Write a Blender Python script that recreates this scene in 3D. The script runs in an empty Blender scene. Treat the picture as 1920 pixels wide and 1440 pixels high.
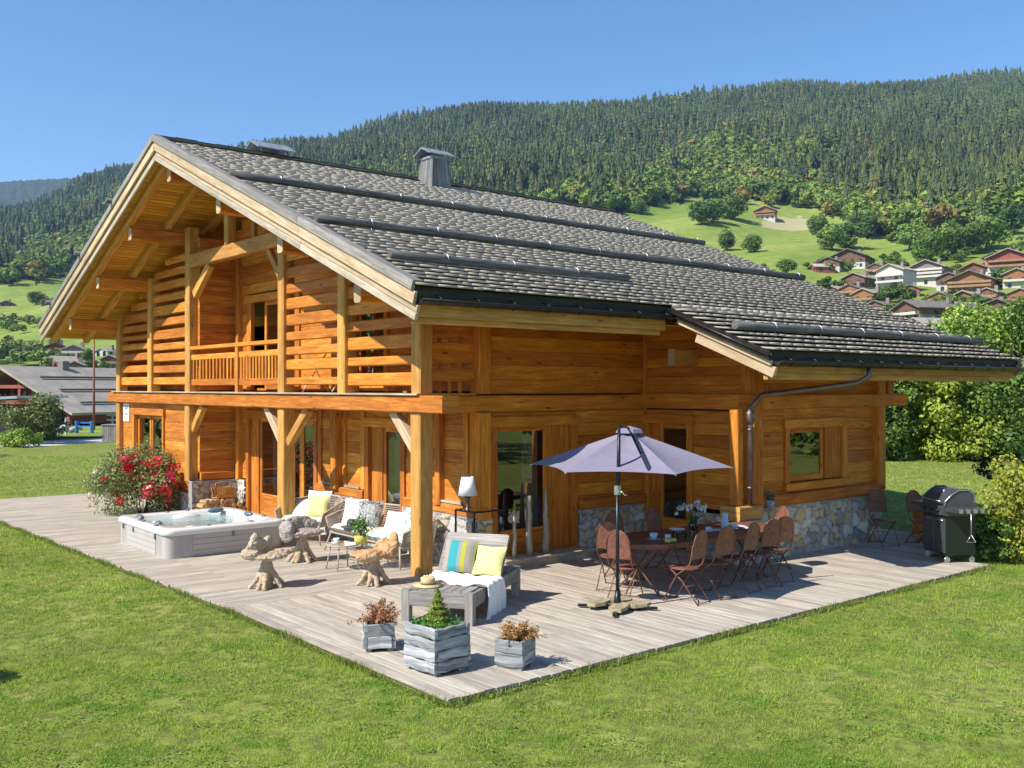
import bpy, math, random
import numpy as np
from mathutils import Vector, Matrix
random.seed(7); RG = np.random.default_rng(11)
SC = bpy.context.scene; COL = SC.collection
R = math.radians

# ---------------------------------------------------------------- camera
CX, CY, CZ = -8.399, -12.430, 2.9
ANG = R(50.562); FPX = 1833.4
cam = bpy.data.cameras.new('camera'); cam_o = bpy.data.objects.new('camera', cam); COL.objects.link(cam_o)
cam.sensor_width = 36.0; cam.lens = FPX/1920*36; cam.shift_y = 7/1920
cam.clip_start = .1; cam.clip_end = 20000
cam_o.location = (CX, CY, CZ); cam_o.rotation_euler = (R(90), 0, ANG-R(90))
SC.camera = cam_o
FW = np.array([math.cos(ANG), math.sin(ANG)]); RT = np.array([math.sin(ANG), -math.cos(ANG)])

# ---------------------------------------------------------------- sky and sun
SUN_DIR = Vector((-1, .12, 1.0)).normalized()
w = bpy.data.worlds.new('World'); SC.world = w; w.use_nodes = True
sk = w.node_tree.nodes.new('ShaderNodeTexSky'); sk.sky_type = 'NISHITA'; sk.sun_disc = False
sk.sun_elevation = math.asin(SUN_DIR.z); sk.sun_rotation = math.atan2(SUN_DIR.x, SUN_DIR.y)
sk.altitude = 900; sk.air_density = .9; sk.dust_density = 0; sk.ozone_density = 1.0
bg = w.node_tree.nodes['Background']; bg.inputs[1].default_value = .12
hs = w.node_tree.nodes.new('ShaderNodeHueSaturation'); hs.inputs['Saturation'].default_value = 1.22; hs.inputs['Value'].default_value = .93
w.node_tree.links.new(sk.outputs[0], hs.inputs['Color']); w.node_tree.links.new(hs.outputs[0], bg.inputs[0])
sun = bpy.data.lights.new('sun', 'SUN'); sun.energy = 4.2; sun.angle = R(.5); sun.color = (1, .95, .86)
sun_o = bpy.data.objects.new('sun', sun); COL.objects.link(sun_o)
sun_o.rotation_euler = SUN_DIR.to_track_quat('Z', 'Y').to_euler(); sun_o.location = (-30, 10, 30)
SC.view_settings.view_transform = 'Standard'; SC.view_settings.look = 'None'
SC.view_settings.exposure = .88; SC.view_settings.gamma = 1
SC.render.engine = 'CYCLES'; SC.render.resolution_x = 1024; SC.render.resolution_y = 768
SC.cycles.max_bounces = 8; SC.cycles.transparent_max_bounces = 12; SC.cycles.volume_bounces = 0

# ---------------------------------------------------------------- objects
def tag(o, label=None, cat=None, group=None, kind=None):
    if label: o['label'] = label
    if cat: o['category'] = cat
    if group: o['group'] = group
    if kind: o['kind'] = kind
    return o
def thing(name, label, cat, loc=(0, 0, 0), rz=0, group=None):
    o = bpy.data.objects.new(name, None); COL.objects.link(o)
    o.location = loc; o.rotation_euler = (0, 0, rz); o.empty_display_size = .1
    return tag(o, label, cat, group)
def kids(o): return [c for c in bpy.data.objects if c.parent == o]
def dup(root, loc, rz=None, label=None, scale=None):
    tree = {}
    for c in bpy.data.objects:
        if c.parent: tree.setdefault(c.parent, []).append(c)
    def cp(o, par):
        c = o.copy(); COL.objects.link(c)
        if par: c.parent = par
        for k in tree.get(o, []): cp(k, c)
        return c
    r = cp(root, None); r.location = loc
    if rz is not None: r.rotation_euler = (0, 0, rz)
    if label: r['label'] = label
    if scale: r.scale = (scale,)*3
    return r
class MB:
    def __init__(s): s.v = []; s.f = []; s.uv = []; s.rn = []; s.c = []; s.col = None; s.sm = []
    def face(s, idx, uv=None, r=0., sm=False):
        s.f.append(tuple(idx)); s.uv.append(uv or [(0, 0)]*len(idx)); s.rn.append(r); s.sm.append(sm)
        s.c.append(s.col or (1, 1, 1))
    def quad(s, pts, r=None, uv=None, sm=False):
        n = len(s.v); s.v += [tuple(p) for p in pts]
        if uv is None:
            a = Vector(pts[0]); e1 = (Vector(pts[1])-a); l1 = e1.length; e1 = e1.normalized() if l1 else Vector((1, 0, 0))
            uv = []
            for p in pts:
                d = Vector(p)-a; u = d.dot(e1); uv.append((u, (d-e1*u).length))
        s.face(range(n, n+len(pts)), uv, random.random() if r is None else r, sm)
    def box(s, x0, x1, y0, y1, z0, z1, b=0, r=None):
        """axis box; the grain runs along its longest side; b chamfers the four long edges"""
        d = (abs(x1-x0), abs(y1-y0), abs(z1-z0)); k = d.index(max(d))
        cx, cy, cz = (x0+x1)/2, (y0+y1)/2, (z0+z1)/2
        if k == 0: s.beam((x0, cy, cz), (x1, cy, cz), d[1], d[2], b, r=r)
        elif k == 1: s.beam((cx, y0, cz), (cx, y1, cz), d[0], d[2], b, r=r)
        else: s.beam((cx, cy, z0), (cx, cy, z1), d[1], d[0], b, up=(1, 0, 0), r=r)
    def beam(s, p0, p1, w, h, b=0, up=(0, 0, 1), r=None, w1=None, h1=None, wob=0, seg=1, sm=False):
        p0 = Vector(p0); p1 = Vector(p1); t = (p1-p0); L = t.length
        if L < 1e-6: return
        t.normalize(); side = t.cross(Vector(up))
        if side.length < 1e-4: side = t.cross(Vector((0, 1, 0)))
        side.normalize(); upv = side.cross(t)
        r = random.random() if r is None else r
        if b:
            prof = lambda w, h: [(-w/2+b, -h/2), (w/2-b, -h/2), (w/2, -h/2+b), (w/2, h/2-b), (w/2-b, h/2), (-w/2+b, h/2), (-w/2, h/2-b), (-w/2, -h/2+b)]
        else: prof = lambda w, h: [(-w/2, -h/2), (w/2, -h/2), (w/2, h/2), (-w/2, h/2)]
        w1 = w if w1 is None else w1; h1 = h if h1 is None else h1
        if wob and seg == 1: seg = max(1, int(L/(.35 if L > 1.2 else .09)))
        rings = []; n0 = len(s.v); N = 8 if b else 4; vs = []
        for i in range(seg+1):
            k = i/seg; pr = prof(w+(w1-w)*k, h+(h1-h)*k); c = p0+t*L*k
            o = (random.uniform(-wob, wob), random.uniform(-wob, wob)) if wob else (0, 0)
            for (a, q) in pr: s.v.append(tuple(c+side*(a+o[0])+upv*(q+o[1])))
        acc = [0]; pr = prof(w, h)
        for j in range(N):
            a, q = pr[j], pr[(j+1) % N]; acc.append(acc[-1]+math.hypot(a[0]-q[0], a[1]-q[1]))
        for i in range(seg):
            for j in range(N):
                a = n0+i*N+j; c2 = n0+i*N+(j+1) % N; u0, u1 = L*i/seg, L*(i+1)/seg
                s.face((a, a+N, c2+N, c2), [(u0, acc[j]), (u1, acc[j]), (u1, acc[j+1]), (u0, acc[j+1])], r, sm)
        s.face([n0+j for j in range(N)], [(p[0]*.3+.5, p[1]) for p in pr], (r+.37) % 1)
        s.face([n0+seg*N+j for j in range(N)][::-1], [(p[0]*.3+.5, p[1]) for p in pr][::-1], (r+.61) % 1)
    def tube(s, pts, rad, n=8, r=None, sm=True, cap=True, wob=0):
        pts = [Vector(p) for p in pts]; r = random.random() if r is None else r
        if not hasattr(rad, '__len__'): rad = [rad]*len(pts)
        n0 = len(s.v); prev = None; U = 0; us = []
        for i, p in enumerate(pts):
            t = (pts[min(i+1, len(pts)-1)]-pts[max(i-1, 0)]).normalized()
            if prev is None:
                a = t.cross(Vector((0, 0, 1)))
                if a.length < .1: a = t.cross(Vector((1, 0, 0)))
            else: a = prev-t*prev.dot(t)
            a.normalize(); prev = a; bb = t.cross(a)
            if i: U += (pts[i]-pts[i-1]).length
            us.append(U)
            for j in range(n):
                th = 2*math.pi*j/n; q = rad[i]*(1+random.uniform(-wob, wob))
                s.v.append(tuple(p+(a*math.cos(th)+bb*math.sin(th))*q))
        for i in range(len(pts)-1):
            for j in range(n):
                a = n0+i*n+j; b = n0+i*n+(j+1) % n; v0 = j/n*6.28*rad[i]; v1 = (j+1)/n*6.28*rad[i]
                s.face((a, b, b+n, a+n), [(us[i], v0), (us[i], v1), (us[i+1], v1), (us[i+1], v0)], r, sm)
        if cap:
            s.face([n0+j for j in range(n)][::-1], [(.1*math.cos(6.28*j/n), .1*math.sin(6.28*j/n)) for j in range(n)], r)
            m = n0+(len(pts)-1)*n
            s.face([m+j for j in range(n)], [(.1*math.cos(6.28*j/n), .1*math.sin(6.28*j/n)) for j in range(n)], r)
    def lathe(s, prof, c=(0, 0, 0), n=20, r=None, sm=True, ax=None):
        """prof: list of (radius, height)"""
        s.tube_prof(prof, c, n, r, sm)
    def tube_prof(s, prof, c, n, r, sm):
        n0 = len(s.v); r = random.random() if r is None else r; c = Vector(c)
        for (q, z) in prof:
            for j in range(n):
                th = 2*math.pi*j/n; s.v.append(tuple(c+Vector((q*math.cos(th), q*math.sin(th), z))))
        for i in range(len(prof)-1):
            for j in range(n):
                a = n0+i*n+j; b = n0+i*n+(j+1) % n
                s.face((a, b, b+n, a+n), [(j/n, i*.1), ((j+1)/n, i*.1), ((j+1)/n, i*.1+.1), (j/n, i*.1+.1)], r, sm)
        if prof[0][0] > 1e-4: s.face([n0+j for j in range(n)][::-1], None, r)
        if prof[-1][0] > 1e-4: m = n0+(len(prof)-1)*n; s.face([m+j for j in range(n)], None, r)
    def xform(s, M, start=0):
        for i in range(start, len(s.v)): s.v[i] = tuple(M @ Vector(s.v[i]))
    def build(s, name, mat, parent=None, loc=None, bevel=0, sub=0):
        me = bpy.data.meshes.new(name); me.from_pydata(s.v, [], s.f)
        uvl = me.uv_layers.new(name='UVMap'); flat = [c for f in s.uv for q in f for c in q]
        uvl.data.foreach_set('uv', flat)
        at = me.attributes.new('rnd', 'FLOAT', 'FACE'); at.data.foreach_set('value', s.rn)
        if any(c != (1, 1, 1) for c in s.c):
            ac = me.attributes.new('col', 'FLOAT_COLOR', 'FACE'); ac.data.foreach_set('color', [q for c in s.c for q in (*c, 1)])
        me.polygons.foreach_set('use_smooth', s.sm)
        me.materials.append(mat); me.update()
        o = bpy.data.objects.new(name, me); COL.objects.link(o)
        if parent: o.parent = parent
        if loc: o.location = loc
        if bevel:
            m = o.modifiers.new('bevel', 'BEVEL'); m.width = bevel; m.segments = 2; m.limit_method = 'ANGLE'
        if sub:
            m = o.modifiers.new('sub', 'SUBSURF'); m.levels = sub; m.render_levels = sub
        return o
def np_mesh(name, V, F, mat, rnd=None, col=None, uv=None, parent=None, smooth=False):
    """V (n,3), F (m,k) arrays; rnd per face; col per face (m,3); uv (m*k,2)"""
    me = bpy.data.meshes.new(name); V = np.asarray(V, np.float32); F = np.asarray(F, np.int32); m, k = F.shape
    me.vertices.add(len(V)); me.vertices.foreach_set('co', V.ravel())
    me.loops.add(m*k); me.loops.foreach_set('vertex_index', F.ravel())
    me.polygons.add(m); me.polygons.foreach_set('loop_start', np.arange(0, m*k, k, dtype=np.int32))
    me.polygons.foreach_set('loop_total', np.full(m, k, np.int32))
    me.update(calc_edges=True)
    if rnd is not None:
        at = me.attributes.new('rnd', 'FLOAT', 'FACE'); at.data.foreach_set('value', np.asarray(rnd, np.float32))
    if col is not None:
        c4 = np.ones((m, 4), np.float32); c4[:, :3] = col
        ac = me.attributes.new('col', 'FLOAT_COLOR', 'FACE'); ac.data.foreach_set('color', c4.ravel())
    if uv is not None:
        me.uv_layers.new(name='UVMap').data.foreach_set('uv', np.asarray(uv, np.float32).ravel())
    if smooth: me.polygons.foreach_set('use_smooth', np.ones(m, bool))
    me.materials.append(mat); me.validate()
    o = bpy.data.objects.new(name, me); COL.objects.link(o)
    if parent: o.parent = parent
    return o
def vnoise(x, y, cell, seed, oct=2):
    out = 0; amp = 1; tot = 0
    for o in range(oct):
        gx, gy = x/cell*2**o+100.3*seed, y/cell*2**o+57.1*seed; i, j = np.floor(gx).astype(int), np.floor(gy).astype(int); fx, fy = gx-i, gy-j; fx = fx*fx*(3-2*fx); fy = fy*fy*(3-2*fy)
        h = lambda a, b: ((np.sin(a*127.1+b*311.7+seed*13.7)*43758.5453) % 1)
        out = out+amp*((h(i, j)*(1-fx)+h(i+1, j)*fx)*(1-fy)+(h(i, j+1)*(1-fx)+h(i+1, j+1)*fx)*fy); tot += amp; amp *= .5
    return out/tot
# point on the ground seen at depth d along the camera's view, for picture column u (of 1920)
def at_depth(u, d): return np.array([CX, CY])+FW*d+RT*(u-960)/FPX*d
def on_plane(u, v, z=0.):
    d = (CZ-z)*FPX/(v-727); p = at_depth(u, d); return float(p[0]), float(p[1])

# ---------------------------------------------------------------- materials
class NT:
    def __init__(s, name):
        s.m = bpy.data.materials.new(name); s.m.use_nodes = True; s.t = s.m.node_tree
        s.p = s.t.nodes['Principled BSDF']; s.out = s.t.nodes['Material Output']
    def n(s, typ, ins=None, **kw):
        nd = s.t.nodes.new('ShaderNode'+typ)
        for k, v in kw.items(): setattr(nd, k, v)
        for k, v in (ins or {}).items():
            if isinstance(v, bpy.types.NodeSocket): s.t.links.new(v, nd.inputs[k])
            else: nd.inputs[k].default_value = v
        return nd
    def math(s, op, a, b=0.): return s.n('Math', {0: a, 1: b}, operation=op).outputs[0]
    def ramp(s, fac, stops):
        nd = s.n('ValToRGB', {0: fac}); e = nd.color_ramp.elements
        while len(e) > 1: e.remove(e[-1])
        e[0].position = stops[0][0]; e[0].color = (*stops[0][1], 1)
        for p, c in stops[1:]: x = e.new(p); x.color = (*c, 1)
        return nd.outputs[0]
    def mix(s, f, a, b, mode='MIX'):
        nd = s.n('Mix', None, data_type='RGBA', blend_type=mode)
        for i, v in ((0, f), (6, a), (7, b)):
            if isinstance(v, bpy.types.NodeSocket): s.t.links.new(v, nd.inputs[i])
            else: nd.inputs[i].default_value = v if i == 0 else (*v, 1) if len(v) == 3 else v
        return nd.outputs[2]
    def set(s, **kw):
        for k, v in kw.items():
            k = k.replace('_', ' ')
            if isinstance(v, bpy.types.NodeSocket): s.t.links.new(v, s.p.inputs[k])
            else: s.p.inputs[k].default_value = (*v, 1) if isinstance(v, tuple) and len(v) == 3 else v
        return s.m
    def bump(s, h, st=.3, dist=.01): return s.n('Bump', {'Height': h, 'Strength': st, 'Distance': dist}).outputs[0]
    def uvr(s, su, sv, sr=37.):
        uv = s.n('UVMap').outputs[0]; r = s.n('Attribute', attribute_name='rnd').outputs['Fac']
        x = s.n('SeparateXYZ', {0: uv})
        return s.n('CombineXYZ', {0: s.math('MULTIPLY', x.outputs[0], su), 1: s.math('MULTIPLY', x.outputs[1], sv), 2: s.math('MULTIPLY', r, sr)}).outputs[0]
    def rnd(s): return s.n('Attribute', attribute_name='rnd').outputs['Fac']
    def obj(s, k=1.): return s.n('Mapping', {0: s.n('TexCoord').outputs['Object'], 3: (k, k, k)}).outputs[0]
    def noise(s, vec, sc, det=3, rough=.55, dist=0.): return s.n('TexNoise', {'Vector': vec, 'Scale': sc, 'Detail': det, 'Roughness': rough, 'Distortion': dist}).outputs[0]
M = {}
def wood(name, dark, mid, light, var=.35, knots=.6, rough=.6, grain=14, bump=.25, warp=.6, cdark=None):
    t = NT(name); v = t.uvr(1.1, grain); v2 = t.uvr(.9, 3.2)
    g = t.noise(v, 1.5, 6, .7, warp); col = t.ramp(g, [(.33, dark), (.5, mid), (.68, light)])
    g2 = t.ramp(t.noise(v2, 1.3, 4, .6, .5), [(.38, (0, 0, 0)), (.66, (1, 1, 1))]); col = t.mix(t.math('MULTIPLY', g2, .6), col, tuple(c*.6 for c in mid), 'MIX')
    r = t.rnd(); val = t.math('ADD', t.math('MULTIPLY', r, var), 1-var/2)
    col = t.n('HueSaturation', {'Color': col, 'Value': val, 'Hue': t.math('ADD', t.math('MULTIPLY', r, .012), .494)}).outputs[0]
    if knots:
        k = t.n('TexVoronoi', {'Vector': t.uvr(1.6, 5.), 'Scale': 1.0, 'Randomness': 1.}).outputs['Distance']
        kk = t.ramp(k, [(.06, (1, 1, 1)), (.13, (0, 0, 0))]); col = t.mix(t.math('MULTIPLY', kk, knots), col, cdark or tuple(c*.35 for c in dark))
    b = t.bump(g, bump, .006)
    M[name] = t.set(Base_Color=col, Roughness=rough, Normal=b, Specular_IOR_Level=.25); return M[name]
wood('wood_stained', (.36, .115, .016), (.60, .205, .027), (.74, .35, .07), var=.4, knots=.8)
wood('wood_stained_shaded', (.40, .10, .008), (.60, .185, .016), (.74, .31, .045), var=.4, knots=.8)  # redder copy of the stained wood, the shaded walls' tone put into its colour
wood('wood_post', (.36, .165, .04), (.56, .28, .07), (.68, .40, .13), var=.25)
wood('wood_pale', (.38, .25, .13), (.57, .42, .26), (.68, .55, .39), var=.25)
wood('wood_soffit', (.52, .23, .02), (.66, .33, .04), (.74, .42, .07), var=.3, knots=.4)
wood('wood_grey', (.16, .14, .12), (.30, .27, .24), (.42, .39, .35), var=.3, knots=.3, grain=22, bump=.5)
wood('wood_greyed_pale', (.25, .20, .14), (.46, .39, .30), (.6, .52, .42), var=.4, knots=.5, bump=.4)
wood('deck_board', (.30, .255, .20), (.455, .395, .32), (.56, .50, .42), var=.264, knots=.25, grain=18, bump=.4, rough=.75)
wood('eave_dark', (.012, .014, .01), (.03, .032, .02), (.06, .06, .04), var=.2, knots=0)
def shingle_mat():
    t = NT('shingle'); g = t.noise(t.uvr(2., 30.), 1.5, 4, .6); r = t.rnd(); col = t.ramp(g, [(.25, (.43, .37, .30)), (.55, (.52, .46, .38)), (.8, (.60, .54, .455))])
    w_ = t.noise(t.obj(), .9, 3); col = t.mix(t.math('MULTIPLY', w_, .45), col, (.38, .335, .28))
    M['shingle'] = t.set(Base_Color=t.n('HueSaturation', {'Color': col, 'Value': t.math('ADD', t.math('MULTIPLY', r, .14), .93)}).outputs[0], Roughness=.9, Specular_IOR_Level=.1)
shingle_mat()
wood('wood_black', (.04, .04, .04), (.115, .115, .11), (.25, .245, .235), var=.2, knots=0, grain=20, bump=.6, rough=.6)
wood('wood_white_wash', (.07, .07, .07), (.36, .37, .385), (.66, .66, .65), var=.5, knots=.5, grain=12, bump=.8, cdark=(.08, .07, .06))
wood('firewood', (.36, .2, .08), (.55, .34, .16), (.66, .45, .25), var=.6, knots=.2)
def plain(name, c, rough=.5, metal=0., nz=0., sc=8., **kw):
    t = NT(name)
    if nz:
        g = t.noise(t.obj(), sc, 4); col = t.ramp(g, [(.3, tuple(x*(1-nz) for x in c)), (.7, tuple(min(1, x*(1+nz)) for x in c))])
        kw['Normal'] = t.bump(g, .15, .01)
    else: col = c
    M[name] = t.set(Base_Color=col, Roughness=rough, Metallic=metal, **kw); return M[name]
plain('gutter', (.05, .042, .04), .38, .7, .3)
plain('copper_pipe', (.20, .15, .14), .4, .75, .25)
plain('zinc', (.45, .46, .47), .4, .85, .2)
plain('white_paint', (.78, .78, .77), .5, 0, .05)
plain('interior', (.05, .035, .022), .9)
plain('interior_floor', (.12, .07, .035), .6)
plain('curtain', (.32, .30, .26), .9, 0, .15, 3)
def glass_mat():
    t = NT('glass_pane'); fr = t.n('Fresnel', {'IOR': 1.5}).outputs[0]
    f = t.math('ADD', t.math('MULTIPLY', fr, 1.6), .10)
    tr = t.n('BsdfTransparent', {0: (.62, .64, .62, 1)}).outputs[0]; gl = t.n('BsdfGlossy', {0: (1, 1, 1, 1), 'Roughness': .0}).outputs[0]
    mx = t.n('MixShader', {0: f, 1: tr, 2: gl}).outputs[0]; t.t.links.new(mx, t.out.inputs[0]); M['glass'] = t.m
glass_mat()
def attr_mat(name, rough=.8, var=.3, bump=.3, nsc=30., spec=.3, trans=0.):
    """colour read from the face attribute 'col' (the colour of each stone, leaf or tree), with noise"""
    t = NT(name); c = t.n('Attribute', attribute_name='col').outputs['Color']
    g = t.noise(t.obj(), nsc, 4); val = t.math('ADD', t.math('MULTIPLY', g, var*2), 1-var)
    col = t.n('HueSaturation', {'Color': c, 'Value': val}).outputs[0]
    kw = dict(Base_Color=col, Roughness=rough)
    kw['Specular_IOR_Level'] = spec
    if bump: kw['Normal'] = t.bump(g, bump, .01)
    t.set(**kw)
    if trans:
        tl = t.n('BsdfTranslucent', {0: col}).outputs[0]
        mx = t.n('MixShader', {0: trans, 1: t.p.outputs[0], 2: tl}).outputs[0]; t.t.links.new(mx, t.out.inputs[0])
    M[name] = t.m; return t.m
attr_mat('stone', .85, .28, .5, 25.)
attr_mat('leaf', .55, .2, 0, 3., .35, .3)
attr_mat('grass_blade', .7, .15, 0, 3., .2, .45)
attr_mat('conifer', .8, .25, 0, .3, .15, .1)
attr_mat('paint', .55, .08, .1, 10.)
attr_mat('cloth', .95, .08, .4, 60., .1)
# ================================================================ THE CHALET
wood('wood_weathered', (.07, .068, .065), (.20, .195, .19), (.34, .33, .32), var=.5, knots=0, grain=22, bump=.5); plain('zinc_dull', (.26, .29, .33), .55, .3, .25, 6); plain('wood_rust_dark', (.10, .07, .06), .7, 0, .4, 8)
H = thing('chalet', 'large orange log chalet with a grey shingle roof and slatted balcony, beside the terrace', 'chalet')
def topR(y): return 7.9-.397*(7.34-y)
def topL(y): return 7.9-.384*(y-7.34)
def top(y): return topR(y) if y < 7.34 else topL(y)
XV, XE, YR, YX, YL = -1.45, 11.5, -2.04, -3.95, 16.1
XEXT = 3.42
# ---- shingles
def shingles(name, x0, x1, ya, yb, fz, sgn, seed, step=.205):
    g = np.random.default_rng(seed); V = []; rn = []
    ang = math.atan(.397); n = int((yb-ya)*sgn/math.cos(ang)/step)
    dy = (yb-ya)/n
    for k in range(n+1):
        y = ya+dy*k; x = x0-g.uniform(0, .02)
        while x < x1:
            wd = g.uniform(.14, .36); xe = min(x+wd, x1)
            j = .003*math.sin(x*.9+k*.23)+.003*math.sin(x*3.1+k*.7)+g.uniform(-.002, .002); lift = .072+g.uniform(-.004, .004); yl = y-sgn*.02+j; yu = min(max(y+sgn*.31, -9), 99)
            if sgn > 0: yu = min(y+.31, yb+.03)
            else: yu = max(y-.31, yb-.03)
            za, zb = fz(yl), fz(yu); t = .03; jj = g.uniform(-.001, .001)
            a, b = x, xe
            V.append([(a, yl, za+lift-t), (b, yl, za+lift-t+jj), (b, yu, zb-.05), (a, yu, zb-.05), (a, yl, za+lift), (b, yl, za+lift+jj), (b, yu, zb-.03), (a, yu, zb-.03)])
            rn.append(g.random()); x = xe
    return V, rn
def hexes(name, V, rn, mat, parent=None):
    V = np.array(V, np.float32); N = len(V)
    F0 = np.array([(4, 5, 6, 7), (0, 1, 5, 4), (1, 2, 6, 5), (3, 0, 4, 7), (0, 3, 2, 1)])
    F = (F0[None]+(np.arange(N)*8)[:, None, None]).reshape(-1, 4)
    L = .25; W = np.linalg.norm(V[:, 1]-V[:, 0], axis=1)
    uv = np.zeros((N, 5, 4, 2), np.float32)
    uv[:, 0, :, 1] = np.stack([0*W, W, W, 0*W], 1); uv[:, 0, :, 0] = [0, 0, L, L]
    uv[:, 1, :, 1] = np.stack([0*W, W, W, 0*W], 1); uv[:, 1, :, 0] = [0, 0, .02, .02]
    return np_mesh(name, V.reshape(-1, 3), F, mat, np.repeat(rn, 5), uv=uv.reshape(-1, 2), parent=parent)
roof_mb = MB()
# roof deck slab (grey sheathing) under the shingles, and the planked soffit below it
def slab(mb, x0, x1, ya, yb, off0, off1, fz=top, r=.5):
    a = [(x0, ya, fz(ya)-off1), (x1, ya, fz(ya)-off1), (x1, yb, fz(yb)-off1), (x0, yb, fz(yb)-off1)]
    b = [(x0, ya, fz(ya)-off0), (x1, ya, fz(ya)-off0), (x1, yb, fz(yb)-off0), (x0, yb, fz(yb)-off0)]
    if ya < yb: pass
    mb.quad(a[::-1], r); mb.quad(b, r)
    for i in range(4): j = (i+1) % 4; mb.quad([a[i], a[j], b[j], b[i]], r)
slab(roof_mb, XV+.05, XE-.02, YR+.05, 7.34, .04, .20, topR)
slab(roof_mb, XV+.05, XE-.02, 7.34, YL-.05, .04, .20, topL)
slab(roof_mb, XEXT+.06, XE-.02, YX+.06, YR+.05, .04, .14, topR)
roof = roof_mb.build('roof', M['wood_grey'], H)
V1, r1 = shingles('a', XV, XE, YR, 7.30, topR, 1, 1); V2, r2 = shingles('b', XEXT, XE, YX, YR-.02, topR, 1, 2)
hexes('roof_shingles', V1+V2, r1+r2, M['shingle'], roof)
V1, r1 = shingles('c', XV, XE, YL, 7.38, topL, -1, 3); hexes('roof_shingles', V1, r1, M['shingle'], roof)
mb = MB()
for i in range(30):                                   # dark ridge boards, overlapping
    x = XV-.02+i*(XE-XV)/30; q = .012*(i % 2)
    mb.beam((x, 7.22, 7.925+q), (x+.46, 7.22, 7.925+q), .34, .03, up=(0, -.397, 1)); mb.beam((x, 7.46, 7.92+q), (x+.46, 7.46, 7.92+q), .34, .03, up=(0, .384, 1))
mb.build('ridge_cap', M['eave_dark'], roof)
# soffit planks run with the ridge
mb = MB()
def planks(mb, x0, x1, ya, yb, off, w=.12):
    n = int(abs(yb-ya)/w)
    for i in range(n):
        a = ya+(yb-ya)*i/n; b = ya+(yb-ya)*(i+1)/n; m = (a+b)/2; sl = (top(b-.001)-top(a+.001))/(b-a)
        mb.beam((x0, m, top(m)-off), (x1, m, top(m)-off), abs(b-a)-.006, .02, up=(0, -sl, 1))
planks(mb, XV+.10, 1.4, 7.30, YL-.12, .33); planks(mb, XV+.10, 1.4, 7.36, YR+.12, .33)
planks(mb, 1.4, XE-.1, 1., YR+.12, .33); planks(mb, XEXT+.2, XE-.1, YR+.1, YX+.1, .27); planks(mb, 1.4, XE-.1, 13., YL-.12, .33)
mb.build('soffit', M['wood_soffit'], H)
# verge boards, built up in three steps on each gable edge
def verge(x, ya, yb, lay, nm='verge_board'):
    for (o0, o1, out, mt) in lay:
        mb = MB(); n = max(1, int(abs(yb-ya)/3.1))
        for i in range(n):
            a = ya+(yb-ya)*i/n; b = ya+(yb-ya)*(i+1)/n-(.008 if i < n-1 else 0)*np.sign(yb-ya)
            m = (o0+o1)/2; h = (o1-o0)*.93
            mb.beam((x-out, a, top((a+.001*np.sign(yb-ya)))-m), (x-out, b, top(b)-m), .045, h, .006)
        mb.build(nm, M[mt], H)
LAY = [(-.035, .045, .03, 'wood_grey'), (.045, .22, .0, 'wood_pale'), (.225, .32, -.05, 'wood_pale'), (.325, .425, -.02, 'wood_greyed_pale')]
verge(XV, 7.34, YR, LAY); verge(XV, 7.34, YL, LAY)
for ya, yb in ((7.34, YR-.02), (7.34, YL+.02)):
    mb = MB(); n = 3; sg = np.sign(yb-ya)
    for i in range(n):
        a = ya+(yb-ya)*i/n; b = ya+(yb-ya)*(i+1)/n-.01*sg; f = topR if sg < 0 else topL
        mb.beam((XV+.03, a, f(a)+.088), (XV+.03, b, f(b)+.088), .15, .025, .004, up=(0, .397*sg, 1)); mb.beam((XV-.045, a, f(a)+.03), (XV-.045, b, f(b)+.03), .025, .12, .004)
    mb.build('verge_cap', M['wood_grey'], roof)
verge(XE, 7.34, YX, [(.0, .3, 0, 'wood_greyed_pale')]); verge(XE, 7.34, YL, [(.0, .3, 0, 'wood_greyed_pale')])
# rafters under the soffit (run with the slope)
for x in (-1.18, -.35, .62, 2.0, 3.2, 4.4, 5.6, 6.8, 8., 9.2, 10.4):
    mb = MB()
    if x < 2: mb.beam((x, 7.38, top(7.38)-.43), (x, YL-.25, top(YL-.25)-.43), .15, .17, .01); 
    else: mb.beam((x, 14., top(14.)-.43), (x, YL-.25, top(YL-.25)-.43), .15, .17, .01)
    if x > XEXT: mb.beam((x, 1., topR(1.)-.41), (x, YX+.22, topR(YX+.22)-.36), .13, .15, .01)
    elif x < 2: mb.beam((x, 7.3, top(7.3)-.43), (x, YR+.22, top(YR+.22)-.43), .15, .17, .01)
    else: mb.beam((x, 1., top(1.)-.43), (x, YR+.22, top(YR+.22)-.43), .15, .17, .01)
    mb.build('rafter', M['wood_post'], H)
# purlins with square sawn ends
for y in (7.34, 4.85, 2.35, -.12, 9.72, 12.05, 14.35):
    mb = MB(); zc = top(y)-.52-.15; mb.beam((-1.15, y, zc), (1.3, y, zc), .2, .29, .03)
    mb.build('purlin', M['wood_stained'], H)
    mb = MB(); mb.beam((-1.165, y, zc), (-1.15, y, zc), .19, .28, .028); mb.build('purlin_end', M['wood_pale'], H)
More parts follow.
